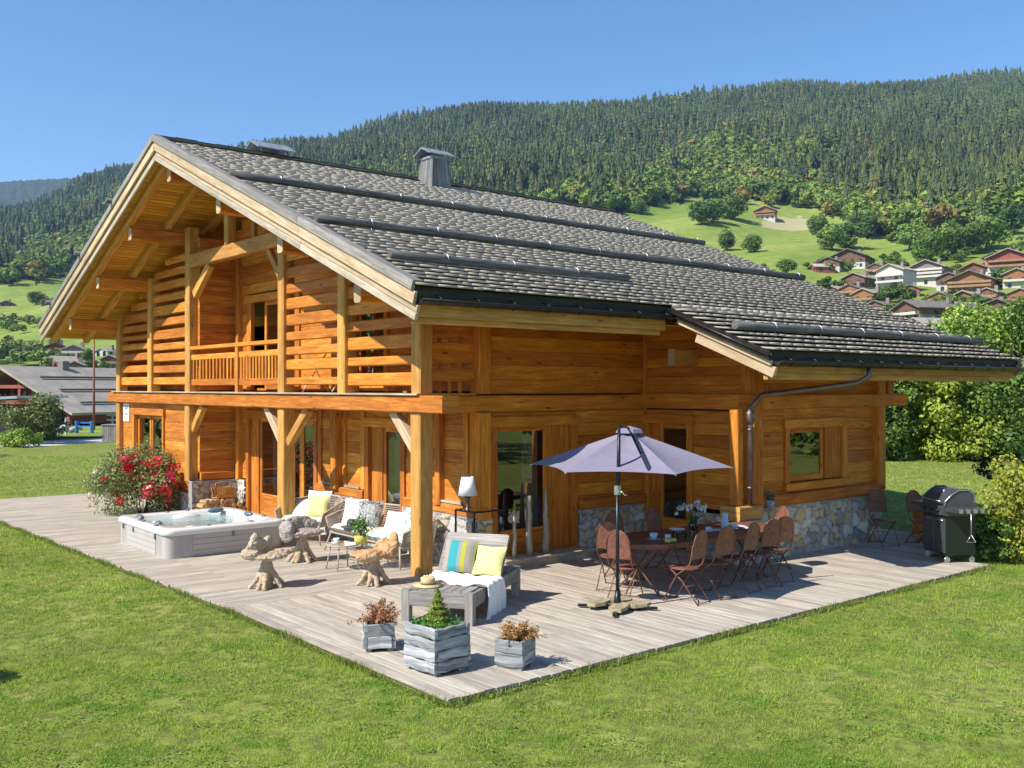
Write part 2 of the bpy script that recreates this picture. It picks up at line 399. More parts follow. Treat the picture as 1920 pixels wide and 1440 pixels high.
# gutters with brackets, fascias
def half_gutter(x0, x1, y, z, r=.075):
    mb = MB(); n = 10
    prof = [(math.cos(math.pi*(1+k/n))*r, math.sin(math.pi*(1+k/n))*r) for k in range(n+1)]
    for k in range(n):
        a, b = prof[k], prof[k+1]
        mb.quad([(x0, y+a[0], z+a[1]), (x1, y+a[0], z+a[1]), (x1, y+b[0], z+b[1]), (x0, y+b[0], z+b[1])], .3, sm=True)
    mb.tube([(x0, y-r, z), (x1, y-r, z)], .012, 6)
    for x in (x0, x1):
        n0 = len(mb.v); mb.v += [(x, y+p[0], z+p[1]) for p in prof]; mb.face(range(n0, n0+n+1), None, .3)
    g = mb.build('gutter', M['gutter'], H)
    xs = x0+.3
    while xs < x1-.1:
        mb = MB(); mb.tube([(xs, y-r-.008, z+.012), (xs, y-r*.5, z+.035), (xs, y+.12, z+.09)], .008, 5)
        mb.tube([(xs, y+p[0]*1.06, z+p[1]*1.06) for p in prof], .007, 5); mb.build('gutter_bracket', M['gutter'], g); xs += .62
    return g
half_gutter(XV+.05, XEXT-.02, YR-.04, topR(YR)-.15, .06); half_gutter(XEXT+.06, XE, YX-.04, topR(YX)-.14, .06)
mb = MB(); mb.box(XV+.08, XEXT-.05, YR+.08, YR+.12, topR(YR)-.36, topR(YR)-.10, .005); mb.box(XV+.1, XEXT-.08, YR+.16, YR+.24, topR(YR)-.44, topR(YR)-.26, .008)
mb.build('fascia', M['wood_post'], H)
for (xa, xb, yy) in ((XV+.06, XEXT-.03, YR), (XEXT+.08, XE-.04, YX)):
    mb = MB(); mb.box(xa, xb, yy+.04, yy+.075, topR(yy)-.20, topR(yy)-.0, .003); mb.build('eave_gap_shade', M['eave_dark'], H)  # near-black board added, standing in for the shade in the eave gap
mb = MB(); mb.box(XEXT+.1, XE-.05, YX+.08, YX+.12, topR(YX)-.3, topR(YX)-.10, .005); mb.box(XEXT+.12, XE-.1, YX+.16, YX+.24, topR(YX)-.40, topR(YX)-.26, .008)
mb.build('fascia', M['wood_post'], H)
# verge of the side wing: metal flashing over a pale board
mb = MB(); yy = (YR-.02, YX+.03)
mb.beam((XEXT-.02, yy[0], top(yy[0])-.03), (XEXT-.02, yy[1], top(yy[1])-.03), .04, .06); mb.beam((XEXT+.0, yy[0], top(yy[0])-.105), (XEXT+.0, yy[1], top(yy[1])-.105), .04, .07)
mb.tube([(XEXT-.035, yy[0], top(yy[0])-.07), (XEXT-.035, yy[1], top(yy[1])-.07)], .022, 6)
mb.build('flashing', M['gutter'], H)
mb = MB(); yy = (YR-.1, YX+.05)
mb.beam((XEXT+.06, yy[0], top(yy[0])-.185), (XEXT+.06, yy[1], top(yy[1])-.185), .05, .08, .005); mb.beam((XEXT+.10, yy[0]-.35, top(yy[0]-.35)-.31), (XEXT+.10, yy[1]-.03, top(yy[1]-.03)-.31), .06, .16, .008)
mb.build('verge_board', M['wood_pale'], H)
# snow guards: long round logs held by straps
def snowlog(x0, x1, y, name='snow_guard'):
    mb = MB(); z = top(y)+.125; n = int((x1-x0)/.8)
    pts = [(x0+(x1-x0)*i/n, y+random.uniform(-.012, .012), z+random.uniform(-.008, .008)) for i in range(n+1)]
    mb.tube(pts, [random.uniform(.056, .068) for _ in pts], 12)
    o = mb.build(name, M['wood_black'], H); x = x0+.95
    sl = Vector((0, 1, .397 if y < 7.34 else -.384)).normalized()
    while x < x1-.1:
        mb = MB()
        mb.tube([(x, y+math.cos(t)*.086, z+math.sin(t)*.086) for t in [math.pi*k/7-.35 for k in range(9)]], .011, 5)
        mb.tube([(x, y-.05, z-.07), (x, y-.06, z-.16)], .012, 5); mb.build('strap', M['zinc'], o); x += 1.28+random.uniform(-.04, .04)
snowlog(-1.40, 11.35, 3.82); snowlog(-1.25, 11.5, .96); snowlog(-1.12, 3.62, -.91); snowlog(3.52, 11.42, -3.2)
for y in (9.9, 12.3, 14.9): snowlog(-1.62, 11.3, y)
# chimneys
mb = MB()
def taper(mb, c, w0, w1, h, n=5):
    (cx, cy, cz) = c
    for (sx, sy) in ((-1, 0), (1, 0), (0, -1), (0, 1)):
        for k in range(n):
            q = (k+.5)/n*2-1
            a = (cx+(sx if sx else q)*w0/2, cy+(sy if sy else q)*w0/2, cz); b = (cx+(sx if sx else q)*w1/2, cy+(sy if sy else q)*w1/2, cz+h)
            mb.beam(a, b, .025 if sy == 0 else w0/n*.97, w0/n*.97 if sy == 0 else .025, up=(0, 1, 0) if True else 0, w1=None)
    for (sx, sy) in ((-1, -1), (1, -1), (1, 1), (-1, 1)):
        mb.beam((cx+sx*w0/2, cy+sy*w0/2, cz), (cx+sx*w1/2, cy+sy*w1/2, cz+h), .04, .04)
taper(mb, (5.05, 6.85, 7.45), .62, .42, .93)
ch = mb.build('chimney', M['wood_weathered'], H)
mb = MB(); cx, cy, cz = 5.05, 6.85, 8.40
mb.box(cx-.25, cx+.25, cy-.25, cy+.25, cz-.06, cz)
for s in (-1, 1): mb.beam((cx-.38, cy+s*.17, cz+.11), (cx+.38, cy+s*.17, cz+.11), .39, .025, up=(0, s*.5, 1))
mb.build('chimney_hood', M['zinc_dull'], ch)
mb = MB(); cx, cy, cz = 1.17, 7.62, 7.74
mb.box(cx-.3, cx+.36, cy-.28, cy+.28, cz-.2, cz+.18, .01); mb.box(cx-.36, cx+.42, cy-.34, cy+.34, cz+.18, cz+.22)
ch = mb.build('chimney', M['zinc_dull'], H)
mb = MB()
for s in (-1, 1): mb.beam((cx-.45, cy+s*.2, cz+.44), (cx+.45, cy+s*.2, cz+.44), .46, .025, up=(0, s*.5, 1))
for x in (-.3, .3):
    for s in (-1, 1): mb.box(cx+x-.02, cx+x+.02, cy+s*.26-.02, cy+s*.26+.02, cz+.2, cz+.40)
mb.build('chimney_hood', M['zinc_dull'], ch)

# ---- walls of squared logs
def P(pl, pos, a, o, z): return (pos-o, a, z) if pl == 'X' else (a, pos-o, z)
def pbox(mb, pl, pos, a0, a1, o0, o1, z0, z1, b=0, r=None):
    p, q = P(pl, pos, a0, o0, z0), P(pl, pos, a1, o1, z1)
    mb.box(min(p[0], q[0]), max(p[0], q[0]), min(p[1], q[1]), max(p[1], q[1]), min(p[2], q[2]), max(p[2], q[2]), b, r)
def logwall(pl, pos, a0, a1, z0, z1, openings=(), ch=.215, th=.14, lim=None, mat='wood_stained', name='log_wall', b=.007):
    mb = MB(); n = max(1, round((z1-z0)/ch)); h = (z1-z0)/n
    for i in range(n):
        c0, c1 = z0+i*h, z0+(i+1)*h; segs = [(a0, a1)]
        if lim: l = lim(c1); segs = [(max(a0, l[0]), min(a1, l[1]))]
        for (p, q, r0, r1) in openings:
            if c1 > r0+.03 and c0 < r1-.001:
                ns = []
                for s in segs:
                    if q <= s[0] or p >= s[1]: ns.append(s); continue
                    if p > s[0]: ns.append((s[0], p))
                    if q < s[1]: ns.append((q, s[1]))
                segs = ns
        for s in segs:
            if s[1]-s[0] > .03: pbox(mb, pl, pos, s[0], s[1], -th, random.uniform(0, .004), c0+.001, c1-.001, b)
        for (p, q, r0, r1) in openings:
            if c1 > r1+.02 and c0 < r1: pbox(mb, pl, pos, p-.001, q+.001, -th, .002, r1-.03, c1-.001, b)
            if c0 < r0-.02 and c1 > r0+.03: pbox(mb, pl, pos, p-.001, q+.001, -th, .002, c0+.001, r0+.02, b)
    return mb.build(name, M[mat], H)
UND = .53
def ylim(z):   # Y range below the roof's underside at height z
    return (7.34-(7.9-UND-z)/.397, 7.34+(7.9-UND-z)/.384)
# porch back wall and upper loggia wall (plane X=1.1)
OP1 = [(5.25, 8.6, 0, 2.4), (2.05, 3.4, 0, 2.35)]
logwall('X', 1.1, .1, 9.15, .82, 2.72, OP1)
logwall('X', 1.1, .1, 14.4, 2.84, 7.2, [(6.0, 8.55, 2.8, 5.0), (2.6, 3.9, 2.8, 5.0)], lim=ylim)
logwall('X', .12, 9.3, 14.3, .3, 2.52, [(11.1, 13.3, .85, 2.38)])
logwall('Y', 9.15, .2, 1.1, .82, 2.55, mat='wood_stained')
logwall('Y', 9.15, .2, 1.1, 2.84, 6.3, mat='wood_stained')
# side walls (plane Y=0) and the wing
logwall('Y', 0., 1.1, 5.0, .8, 2.50, [(1.35, 3.27, 0, 2.43)], mat='wood_stained_shaded')
logwall('Y', 0., 1.1, 5.1, 2.80, 4.45, mat='wood_stained_shaded', ch=.235)
logwall('X', 5.0, -2.35, 0, .8, 2.50, [(-1.17, 0, 0, 2.42)], mat='wood_stained_shaded')
logwall('X', 5.0, -2.35, 0, 2.78, 4.72, mat='wood_stained_shaded', lim=lambda z: (7.34-(7.9-.36-z)/.397, 0), ch=.16)
logwall('Y', -2.35, 5.0, 9.0, .9, 2.55, [(5.98, 7.9, 1.2, 2.36)], mat='wood_stained_shaded')
logwall('Y', -2.35, 5.0, 9.0, 2.78, 3.55, mat='wood_stained_shaded')
logwall('X', 9.0, -2.35, 13.9, .0, 3.6, mat='wood_stained_shaded', th=-.1, ch=.25); logwall('Y', 14.4, .2, 9., .0, 4.4, mat='wood_stained_shaded', th=-.1, ch=.25)
# ---- heavy timbers
def timber(name, p0, p1, w, h, mat='wood_stained', b=.02, wob=0, up=(0, 0, 1)):
    mb = MB(); mb.beam(p0, p1, w, h, b, up=up, wob=wob); return mb.build(name, M[mat], H)
timber('belt_beam', (.10, -.66, 2.645), (.10, 14.92, 2.645), .3, .27, wob=.006)
mb = MB(); mb.box(-.09, .02, -.05, 14.5, 2.782, 2.812, .004); mb.build('balcony_edge', M['wood_greyed_pale'], H)
mb = MB()
for k in range(9): mb.box(.03+k*.12, .03+k*.12+.115, .02, 14.3, 2.78, 2.81)
for y in np.arange(.3, 9.1, .62): mb.box(.26, 1.1, y, y+.1, 2.6, 2.775, .01)
mb.build('balcony_floor', M['wood_soffit'], H)
timber('belt_beam', (.25, .06, 2.64), (5.0, .06, 2.64), .22, .27, 'wood_stained_shaded'); timber('belt_beam', (4.98, -2.45, 2.665), (4.98, .1, 2.665), .2, .27, 'wood_stained_shaded')
timber('belt_beam', (4.85, -2.37, 2.665), (9.9, -2.37, 2.665), .22, .24, 'wood_stained_shaded')
timber('wall_beam', (5.0, -2.37, .98), (9.05, -2.37, .98), .22, .2, 'wood_stained_shaded'); timber('wall_beam', (3.3, 0, .87), (5.0, 0, .87), .24, .17, 'wood_stained_shaded')
timber('wall_beam', (1.12, 3.42, .9), (1.12, 5.22, .9), .2, .17); timber('wall_beam', (1.12, .05, .9), (1.12, 2.03, .9), .2, .17)
timber('wall_beam', (.2, 9.16, .9), (1.1, 9.16, .9), .2, .17)
for (y0, y1, zt) in ((0, .25, 4.5), (2.3, 2.55, 5.5), (4.6, 4.84, 6.4), (9.28, 9.54, 6.55), (11.75, 12., 5.6), (14.15, 14.4, 4.7)):
    timber('post', (.125, (y0+y1)/2, 2.81), (.125, (y0+y1)/2, zt-.02), .25, y1-y0, 'wood_post', up=(0, 1, 0))
for (x, y, z0, z1, wx, wy) in ((.13, .14, 0, 2.51, .26, .26), (.13, 4.72, 0, 2.51, .26, .26), (.13, 9.42, .78, 2.51, .27, .26), (.13, 14.28, .05, 2.51, .26, .24)):
    mb = MB(); mb.box(x-wx/2, x+wx/2, y-wy/2, y+wy/2, z0, z1, .02); mb.build('post', M['wood_post'], H)
for (x, y, z0, z1, w_) in ((1.2, .05, .8, 2.5, .26), (1.2, .05, 2.8, 4.5, .24), (4.98, -.02, 2.5, 4.6, .07), (4.98, -.02, .8, 2.5, .07), (8.98, -2.33, .95, 3.4, .26), (5.1, -2.33, .95, 3.35, .28), (1.04, 4.42, .95, 2.5, .2), (1.06, .98, .95, 2.5, .14), (1.05, 8.95, .8, 2.5, .14), (1.05, 8.95, 2.8, 6., .14), (9.3, -2.35, 2.78, 3.3, .22)):
    mb = MB(); mb.box(x-w_/2, x+w_/2, y-w_/2-.012, y+w_/2-.012, z0, z1, .015); mb.build('wall_post', M['wood_stained_shaded'] if y < .3 else M['wood_stained'], H)
# braces
def brace(ya, za, yb, zb, x=.13, w_=.13, h=.17, m='wood_post'): timber('brace', (x, ya, za), (x, yb, zb), w_, h, m, .012)
brace(9.3, 1.95, 8.72, 2.52); brace(4.86, 1.86, 5.52, 2.52, m='wood_pale'); brace(4.58, 1.86, 3.80, 2.52); brace(.26, 1.9, .92, 2.52, m='wood_pale')
brace(9.2, 5.0, 8.33, 5.62, h=.2); brace(4.86, 4.95, 5.46, 5.62, h=.14, w_=.1)
timber('tie_beam', (.12, 4.8, 5.77), (.12, 9.3, 5.77), .2, .3, 'wood_post')
timber('king_post', (.12, 7.3, 5.92), (.12, 7.3, 7.1), .2, .2, 'wood_post', up=(0, 1, 0))
timber('king_post', (.12, 6.1, 5.92), (.12, 6.1, 6.8), .1, .1, 'wood_post', up=(0, 1, 0))
timber('upper_plate', (.2, -.02, 4.33), (5., -.02, 4.33), .2, .2, 'wood_stained_shaded')
# slatted screens, squared and chamfered boards with gaps
SL = {'a': (.25, 2.3, [(2.93, 3.14), (3.26, 3.41), (3.53, 3.75), (3.85, 4.03), (4.13, 4.32), (4.42, 4.62), (4.7, 4.86)]),
      'b': (2.55, 4.6, [(2.95, 3.09), (3.23, 3.43), (3.51, 3.67), (3.78, 3.95), (4.06, 4.28), (4.37, 4.59), (4.67, 4.86), (4.97, 5.17), (5.3, 5.48), (5.58, 5.75)]),
      'c': (9.54, 11.75, [(2.97, 3.15), (3.25, 3.43), (3.53, 3.73), (3.8, 3.97), (4.06, 4.29), (4.38, 4.57), (4.65, 4.88), (4.97, 5.15), (5.25, 5.45), (5.55, 5.72), (5.83, 6.)]),
      'd': (12., 14.15, [(2.96, 3.17), (3.28, 3.47), (3.59, 3.78), (3.87, 4.03), (4.12, 4.24), (4.33, 4.5), (4.57, 4.8), (4.87, 5.06), (5.15, 5.3)])}
for k, (ya, yb, zz) in SL.items():
    mb = MB()
    for (z0, z1) in zz:
        l = ylim(z1-.02); a, b = max(ya, l[0]), min(yb, l[1])
        if b-a > .15: mb.box(.07, .13, a, b, z0, z1, .02)
    mb.build('slat_screen', M['wood_stained'], H)
mb = MB()
for (z0, z1) in ((3.0, 3.2), (3.3, 3.62), (3.70, 3.92), (3.97, 4.2), (4.22, 4.4)): mb.box(.25, 1.1, .06, .13, z0, z1, .015)
for x in (.45, .65, .85): mb.box(x, x+.05, .14, .18, 2.82, 4.3)
mb.build('slat_screen', M['wood_stained_shaded'], H)
# balcony railing between the two middle posts
mb = MB(); ya, yb = 4.84, 9.28
mb.box(.02, .16, ya, yb, 3.75, 3.83, .01); mb.box(.06, .11, ya, yb, 3.52, 3.64, .01); mb.box(.06, .12, ya, yb, 2.95, 3.09, .01); mb.box(.03, .15, 6.72, 6.86, 2.81, 3.75, .01)
for (a, b) in ((ya, 6.72), (6.86, yb)):
    for i in range(13): y = a+(b-a)*(i+.5)/13; mb.box(.065, .095, y-.035, y+.035, 3.08, 3.53, .006)
rl = mb.build('balcony_railing', M['wood_stained'], H)
# ---- windows and doors
def panel(pl, pos, sashes, a0, a1, z0, z1, mt, name='door', trim=.13, cur=None, sill=False, head=.17, dep=.06):
    mb = MB()
    for (p, q) in ((a0, a0+trim), (a1-trim, a1)): pbox(mb, pl, pos, p, q, -.05, .05, z0, z1-head, .008)
    pbox(mb, pl, pos, a0-.04, a1+.04, -.05, .065, z1-head, z1, .01)
    if sill: pbox(mb, pl, pos, a0-.03, a1+.03, -.05, .09, z0-.13, z0, .01)
    pbox(mb, pl, pos, a0+.02, a1-.02, -.16, -.10, z0, z0+.05)
    door = mb.build(name, M[mt], H)
    for (p, q, kind, zb) in sashes:
        mb = MB(); zt = z1-head; o0, o1 = -dep-.05, -dep; fw = .085
        if kind == 'wood': pbox(mb, pl, pos, p, q, o0, o1+.03, z0+.02, zt, .008); mb.build('shutter', M[mt], door); continue
        for (c, d) in ((p, p+fw), (q-fw, q)): pbox(mb, pl, pos, c, d, o0, o1, z0+.02, zt, .008)
        pbox(mb, pl, pos, p+fw, q-fw, o0, o1, zt-fw, zt, .006); pbox(mb, pl, pos, p+fw, q-fw, o0, o1, z0+.02, z0+.12, .006)
        if zb > z0+.15: pbox(mb, pl, pos, p+fw, q-fw, o0+.01, o1-.008, z0+.12, zb, 0); pbox(mb, pl, pos, p+fw, q-fw, o0, o1+.003, zb-.03, zb, 0)
        mb.build('sash', M[mt], door)
        mb = MB(); zb = max(zb, z0+.12); c = [P(pl, pos, p+fw, o0+.025, zb), P(pl, pos, q-fw, o0+.025, zb), P(pl, pos, q-fw, o0+.025, zt-fw), P(pl, pos, p+fw, o0+.025, zt-fw)]
        mb.quad(c if pl == 'Y' else c[::-1]); mb.build('pane', M['glass'], door)
    for (p, q) in (cur or []):
        mb = MB(); n = int((q-p)/.035); zt = z1-head
        for i in range(n):
            a, b = p+(q-p)*i/n, p+(q-p)*(i+1)/n; oa = -.24-(.03 if i % 2 else 0); ob = -.24-(.03 if (i+1) % 2 else 0)
            mb.quad([P(pl, pos, a, oa, z0+.05), P(pl, pos, b, ob, z0+.05), P(pl, pos, b, ob, zt), P(pl, pos, a, oa, zt)], sm=True)
        mb.build('curtain', M['curtain'], door)
    return door
S = 'wood_stained'; D = 'wood_stained_shaded'
panel('X', 1.1, [(8.1, 8.47, 'wood', 0), (7.05, 8.08, 'glass', .55), (6.1, 7.05, 'glass', .55), (5.38, 6.1, 'glass', .3)], 5.25, 8.6, .02, 2.4, S, cur=[(7.5, 7.85)])
panel('X', 1.1, [(2.9, 3.26, 'wood', 0), (2.19, 2.9, 'glass', .4)], 2.05, 3.4, .02, 2.35, S, cur=[(2.5, 2.8)])
panel('Y', 0., [(1.49, 2.66, 'glass', .55), (2.66, 3.13, 'wood', 0)], 1.35, 3.27, .02, 2.43, D, cur=[(2.22, 2.62)])
panel('X', 5.0, [(-.32, -.14, 'wood', 0), (-1.03, -.32, 'glass', .55)], -1.17, 0., .02, 2.42, D)
panel('Y', -2.35, [(6.1, 7.25, 'glass', 0), (7.27, 7.75, 'wood', 0)], 5.97, 7.9, 1.24, 2.36, D, 'window', sill=True, dep=.04)
panel('X', .12, [(12.25, 13.2, 'glass', 0), (11.2, 12.2, 'glass', 0)], 11.1, 13.3, .85, 2.38, S, 'window', cur=[(11.3, 12.0), (12.3, 12.9)], trim=.1)
panel('X', 1.1, [(7.05, 7.85, 'glass', 0), (6.12, 7.05, 'glass', 0)], 6.0, 8.55, 2.84, 4.98, S, cur=[(6.9, 7.3)], trim=.22)
panel('X', 1.1, [(2.72, 3.8, 'glass', 0)], 2.6, 3.9, 2.84, 4.9, S)
# timber side pieces in the porch wall, and the narrow window beside the corner
mb = MB()
for (a, b, z0, z1) in ((3.42, 3.55, 1., 2.5), (4.1, 4.2, 1., 2.5), (5.08, 5.22, .95, 2.5), (.2, .32, .95, 2.5), (1.25, 1.33, .95, 2.5), (1.85, 1.95, .95, 2.5)): mb = MB(); pbox(mb, 'X', 1.1, a, b, -.02, .04, z0, z1, .006); mb.build('wall_trim', M[S], H)
for (a, b) in ((3.56, 4.09), (4.53, 5.07), (.33, .9)): mb = MB(); pbox(mb, 'X', 1.1, a, b, -.02, .075, 1.0, 1.035); mb.build('wall_ledge', M['wood_greyed_pale'], H)
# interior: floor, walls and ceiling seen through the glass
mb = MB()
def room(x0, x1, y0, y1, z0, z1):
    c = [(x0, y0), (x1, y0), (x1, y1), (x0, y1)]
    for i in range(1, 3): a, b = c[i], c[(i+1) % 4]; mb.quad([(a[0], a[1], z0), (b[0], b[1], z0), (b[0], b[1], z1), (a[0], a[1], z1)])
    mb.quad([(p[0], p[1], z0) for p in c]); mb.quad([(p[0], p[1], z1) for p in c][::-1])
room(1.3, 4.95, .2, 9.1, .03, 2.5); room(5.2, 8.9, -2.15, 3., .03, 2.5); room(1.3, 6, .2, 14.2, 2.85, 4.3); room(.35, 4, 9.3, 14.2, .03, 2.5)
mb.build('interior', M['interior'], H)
# wing post on its block, rain pipe
timber('wing_post', (4.60, -2.40, .98), (4.60, -2.40, 2.54), .16, .18, 'wood_stained', up=(0, 1, 0))
mb = MB(); mb.box(4.44, 5.04, -2.6, -2.2, .74, .97, .02); mb.build('post_block', M['wood_post'], H)
mb = MB(); zt = topR(YX)-.13
mb.tube([(5.95, YX-.03, zt-.07), (5.95, YX-.03, zt-.2), (5.82, YX+.12, zt-.32), (4.98, -2.62, 2.78), (4.76, -2.56, 2.55), (4.76, -2.56, 2.3), (4.76, -2.56, .99)], .045, 12)
mb.lathe([(.055, .0), (.075, .1), (.075, .2), (.06, .22)], (4.76, -2.56, 2.3), 12)
for z in (1.25, 2.2): mb.tube([(4.76, -2.56, z), (4.76, -2.56, z+.03)], .056, 12)
mb.build('rain_pipe', M['copper_pipe'], H)
mb = MB(); mb.box(4.4, 5.0, -1.27, -1.12, 3.29, 3.57, .01); mb.build('purlin', M['wood_post'], H)
mb = MB(); mb.box(4.38, 4.395, -1.265, -1.125, 3.295, 3.565); mb.build('purlin_end', M['wood_pale'], H)
for x in (1.25, 2.2, 3.1):
    timber('bracket', (x, -.05, 4.18), (x, -.75, 4.02), .12, .14, 'wood_post')
# ---- rubble stone plinths
def worley(A, Z, pts, asp):
    d = ((A[:, None]-pts[None, :, 0])**2+((Z[:, None]-pts[None, :, 1])*asp)**2)
    i = np.argsort(d, 1)[:, :2]; d1 = np.sqrt(np.take_along_axis(d, i, 1)); return i[:, 0], d1[:, 1]-d1[:, 0]
PAL = np.array([(.30, .29, .28), (.36, .34, .31), (.25, .25, .26), (.42, .38, .31), (.40, .33, .22), (.34, .35, .36), (.50, .48, .45), (.42, .31, .17), (.28, .27, .24)])*np.array((1.34, 1.26, 1.12))
def stone_wall(pl, pos, a0, a1, z0, z1, seed=0, cell=.19, th=.16, pale=0., cap=True, name='stone_plinth'):
    g = np.random.default_rng(seed); L = a1-a0; Hh = z1-z0
    npt = max(4, int(L*Hh/(cell*cell*.62))); pts = np.stack([g.uniform(a0-.1, a1+.1, npt), g.uniform(z0-.1, z1+.1, npt)], 1)
    for _ in range(2):
        for i in range(npt):
            d = pts-pts[i]; q = (d**2).sum(1); q[i] = 9; j = q.argmin()
            if q[j] < (cell*.7)**2: pts[i] -= d[j]*.35
    na, nz = int(L/.022)+2, int(Hh/.022)+2
    a = np.linspace(a0, a1, na); z = np.linspace(z0, z1, nz); A, Z = np.meshgrid(a, z); A = A.ravel(); Z = Z.ravel()
    wx = A+.02*np.sin(Z*31+A*9)+.015*np.sin(A*47); wz = Z+.02*np.sin(A*29+Z*7)
    ci, e = worley(wx, wz, pts, 1.35); k = np.clip(e/.034, 0, 1); k = k*k*(3-2*k)
    hh = g.uniform(.4, 1, npt)[ci]; o = .03+k*.06*hh+k*g.normal(0, .003, len(A)); o = np.where(k > .01, o, .03)
    X = np.stack([pos-o, A, Z], 1) if pl == 'X' else np.stack([A, pos-o, Z], 1)
    idx = np.arange(na*nz).reshape(nz, na); F = np.stack([idx[:-1, :-1], idx[:-1, 1:], idx[1:, 1:], idx[1:, :-1]], -1).reshape(-1, 4)
    if pl == 'X': F = F[:, ::-1]
    pc = PAL[g.integers(0, len(PAL), npt)]*g.uniform(.8, 1.2, (npt, 1)); pc = pc*(1-pale)+np.array((.56, .55, .53))*pale
    kk = k[F].mean(1)[:, None]; col = pc[ci[F[:, 0]]]*kk+(np.array((.15, .14, .13))+pale*.15)*(1-kk)
    o1 = np_mesh(name, X, F, M['stone'], col=col, parent=H, smooth=True)
    mb = MB(); mb.col = (.3, .29, .28); pbox(mb, pl, pos, a0, a1, -th, .03, z0, z1)
    if cap: pbox(mb, pl, pos, a0-.01, a1+.01, -th, .075, z1-.035, z1)
    mb.build('plinth_core', M['stone'], o1); return o1
stone_wall('Y', 0., 3.28, 5.0, 0, .79, 1); stone_wall('Y', -2.35, 5.0, 9.02, 0, .88, 2, .22); stone_wall('X', 5.0, -2.35, -1.18, 0, .74, 3)
stone_wall('X', 1.1, .02, 2.05, 0, .82, 4, pale=.35); stone_wall('X', 1.1, 3.42, 5.24, 0, .82, 5, pale=.35); stone_wall('X', 1.1, 8.6, 9.13, 0, .8, 6, pale=.25)
stone_wall('Y', 0., 1.05, 1.36, 0, .8, 7); stone_wall('Y', 9.13, .0, 1.08, 0, .8, 8, pale=.2); stone_wall('X', .12, 9.3, 14.3, 0, .5, 9, pale=.4)
stone_wall('Y', -2.5, 4.62, 5.08, 0, .73, 10, th=.3, pale=.3); stone_wall('X', 4.62, -2.5, -2.2, 0, .73, 11, th=.3, pale=.25)
mb = MB(); mb.col = (.2, .19, .18); mb.box(1.3, 8.9, .2, 14.2, -.2, .02); mb.build('foundation', M['stone'], H)
# thin stone sills below the doors
mb = MB()
for (x0, x1, y0, y1) in ((.8, 1.15, 5.25, 8.6), (.85, 1.15, 2.05, 3.4)): mb.box(x0, x1, y0, y1, .0, .06, .008)
mb.build('door_step', M['wood_greyed_pale'], H)
mb = MB()
for k in range(4): mb.box(1.36, 3.34, -.42+k*.105, -.42+k*.105+.1, .12, .15, .005)
mb.box(1.38, 3.32, -.4, -.0, -.0, .12); mb.build('door_step', M['wood_greyed_pale'], H)
# ================================================================ GROUND, DECK, HILLS
GZ = -.05
def grass_mat():
    t = NT('lawn'); o = t.n('TexCoord').outputs['Object']
    a = t.noise(o, .25, 3); b = t.noise(o, 2.2, 4); c = t.noise(o, 40, 3)
    col = t.ramp(t.math('ADD', t.math('MULTIPLY', a, .45), t.math('MULTIPLY', b, .55)), [(.38, (.19, .25, .03)), (.5, (.27, .32, .05)), (.62, (.40, .40, .11))])
    d_ = t.noise(o, 9, 4, .7); col = t.mix(t.ramp(d_, [(.42, (0, 0, 0)), (.62, (1, 1, 1))]), col, (.13, .14, .035)); col = t.mix(t.math('MULTIPLY', c, .55), col, (.10, .125, .03)); M['lawn'] = t.set(Base_Color=col, Roughness=.9, Specular_IOR_Level=.15, Normal=t.bump(t.math('ADD', c, b), .6, .03))
grass_mat()
def hill_mat():
    t = NT('hillside'); o = t.n('TexCoord').outputs['Object']; m = t.n('Attribute', attribute_name='col').outputs['Color']
    a = t.noise(o, .012, 5); b = t.noise(o, .15, 5)
    meadow = t.ramp(t.math('ADD', t.math('MULTIPLY', a, .5), t.math('MULTIPLY', b, .5)), [(.35, (.13, .20, .03)), (.5, (.20, .26, .05)), (.66, (.31, .32, .10))])
    s = t.n('SeparateColor', {0: m}); col = t.mix(s.outputs[0], meadow, (.035, .055, .018)); col = t.mix(s.outputs[1], col, (.42, .36, .22))
    M['hillside'] = t.set(Base_Color=col, Roughness=.95, Specular_IOR_Level=.1)
hill_mat()
# control rows of the slope, as picture height seen at each depth
DD = [60, 95, 130, 170, 220, 280, 350, 430, 520, 620, 760, 950, 1200, 1450, 1650]
VT = {-900: [815, 783, 768, 752, 728, 700, 660, 620, 585, 550, 520, 490, 450, 415, 400],
      0:    [825, 790, 770, 750, 722, 694, 655, 618, 588, 562, 535, 500, 455, 420, 402],
      250:  [825, 790, 770, 750, 720, 690, 650, 610, 575, 545, 510, 465, 410, 360, 338],
      560:  [825, 790, 772, 750, 712, 670, 620, 570, 525, 480, 430, 375, 325, 290, 272],
      900:  [825, 790, 770, 745, 700, 650, 590, 540, 490, 440, 385, 330, 275, 235, 222],
      1200: [825, 788, 765, 735, 690, 640, 582, 525, 472, 425, 370, 312, 258, 218, 202],
      1500: [825, 786, 760, 728, 672, 606, 550, 500, 458, 412, 352, 292, 238, 197, 178],
      1750: [825, 784, 755, 718, 655, 585, 530, 485, 440, 392, 332, 275, 224, 184, 166],
      1920: [825, 783, 750, 708, 640, 570, 515, 470, 425, 378, 318, 262, 212, 174, 157],
      2800: [825, 780, 745, 700, 620, 545, 490, 440, 395, 345, 290, 240, 190, 155, 140]}
UK = sorted(VT); VM = np.array([VT[k] for k in UK], float)
ZT = CZ+np.array(DD)[None]*(727-VM)/FPX
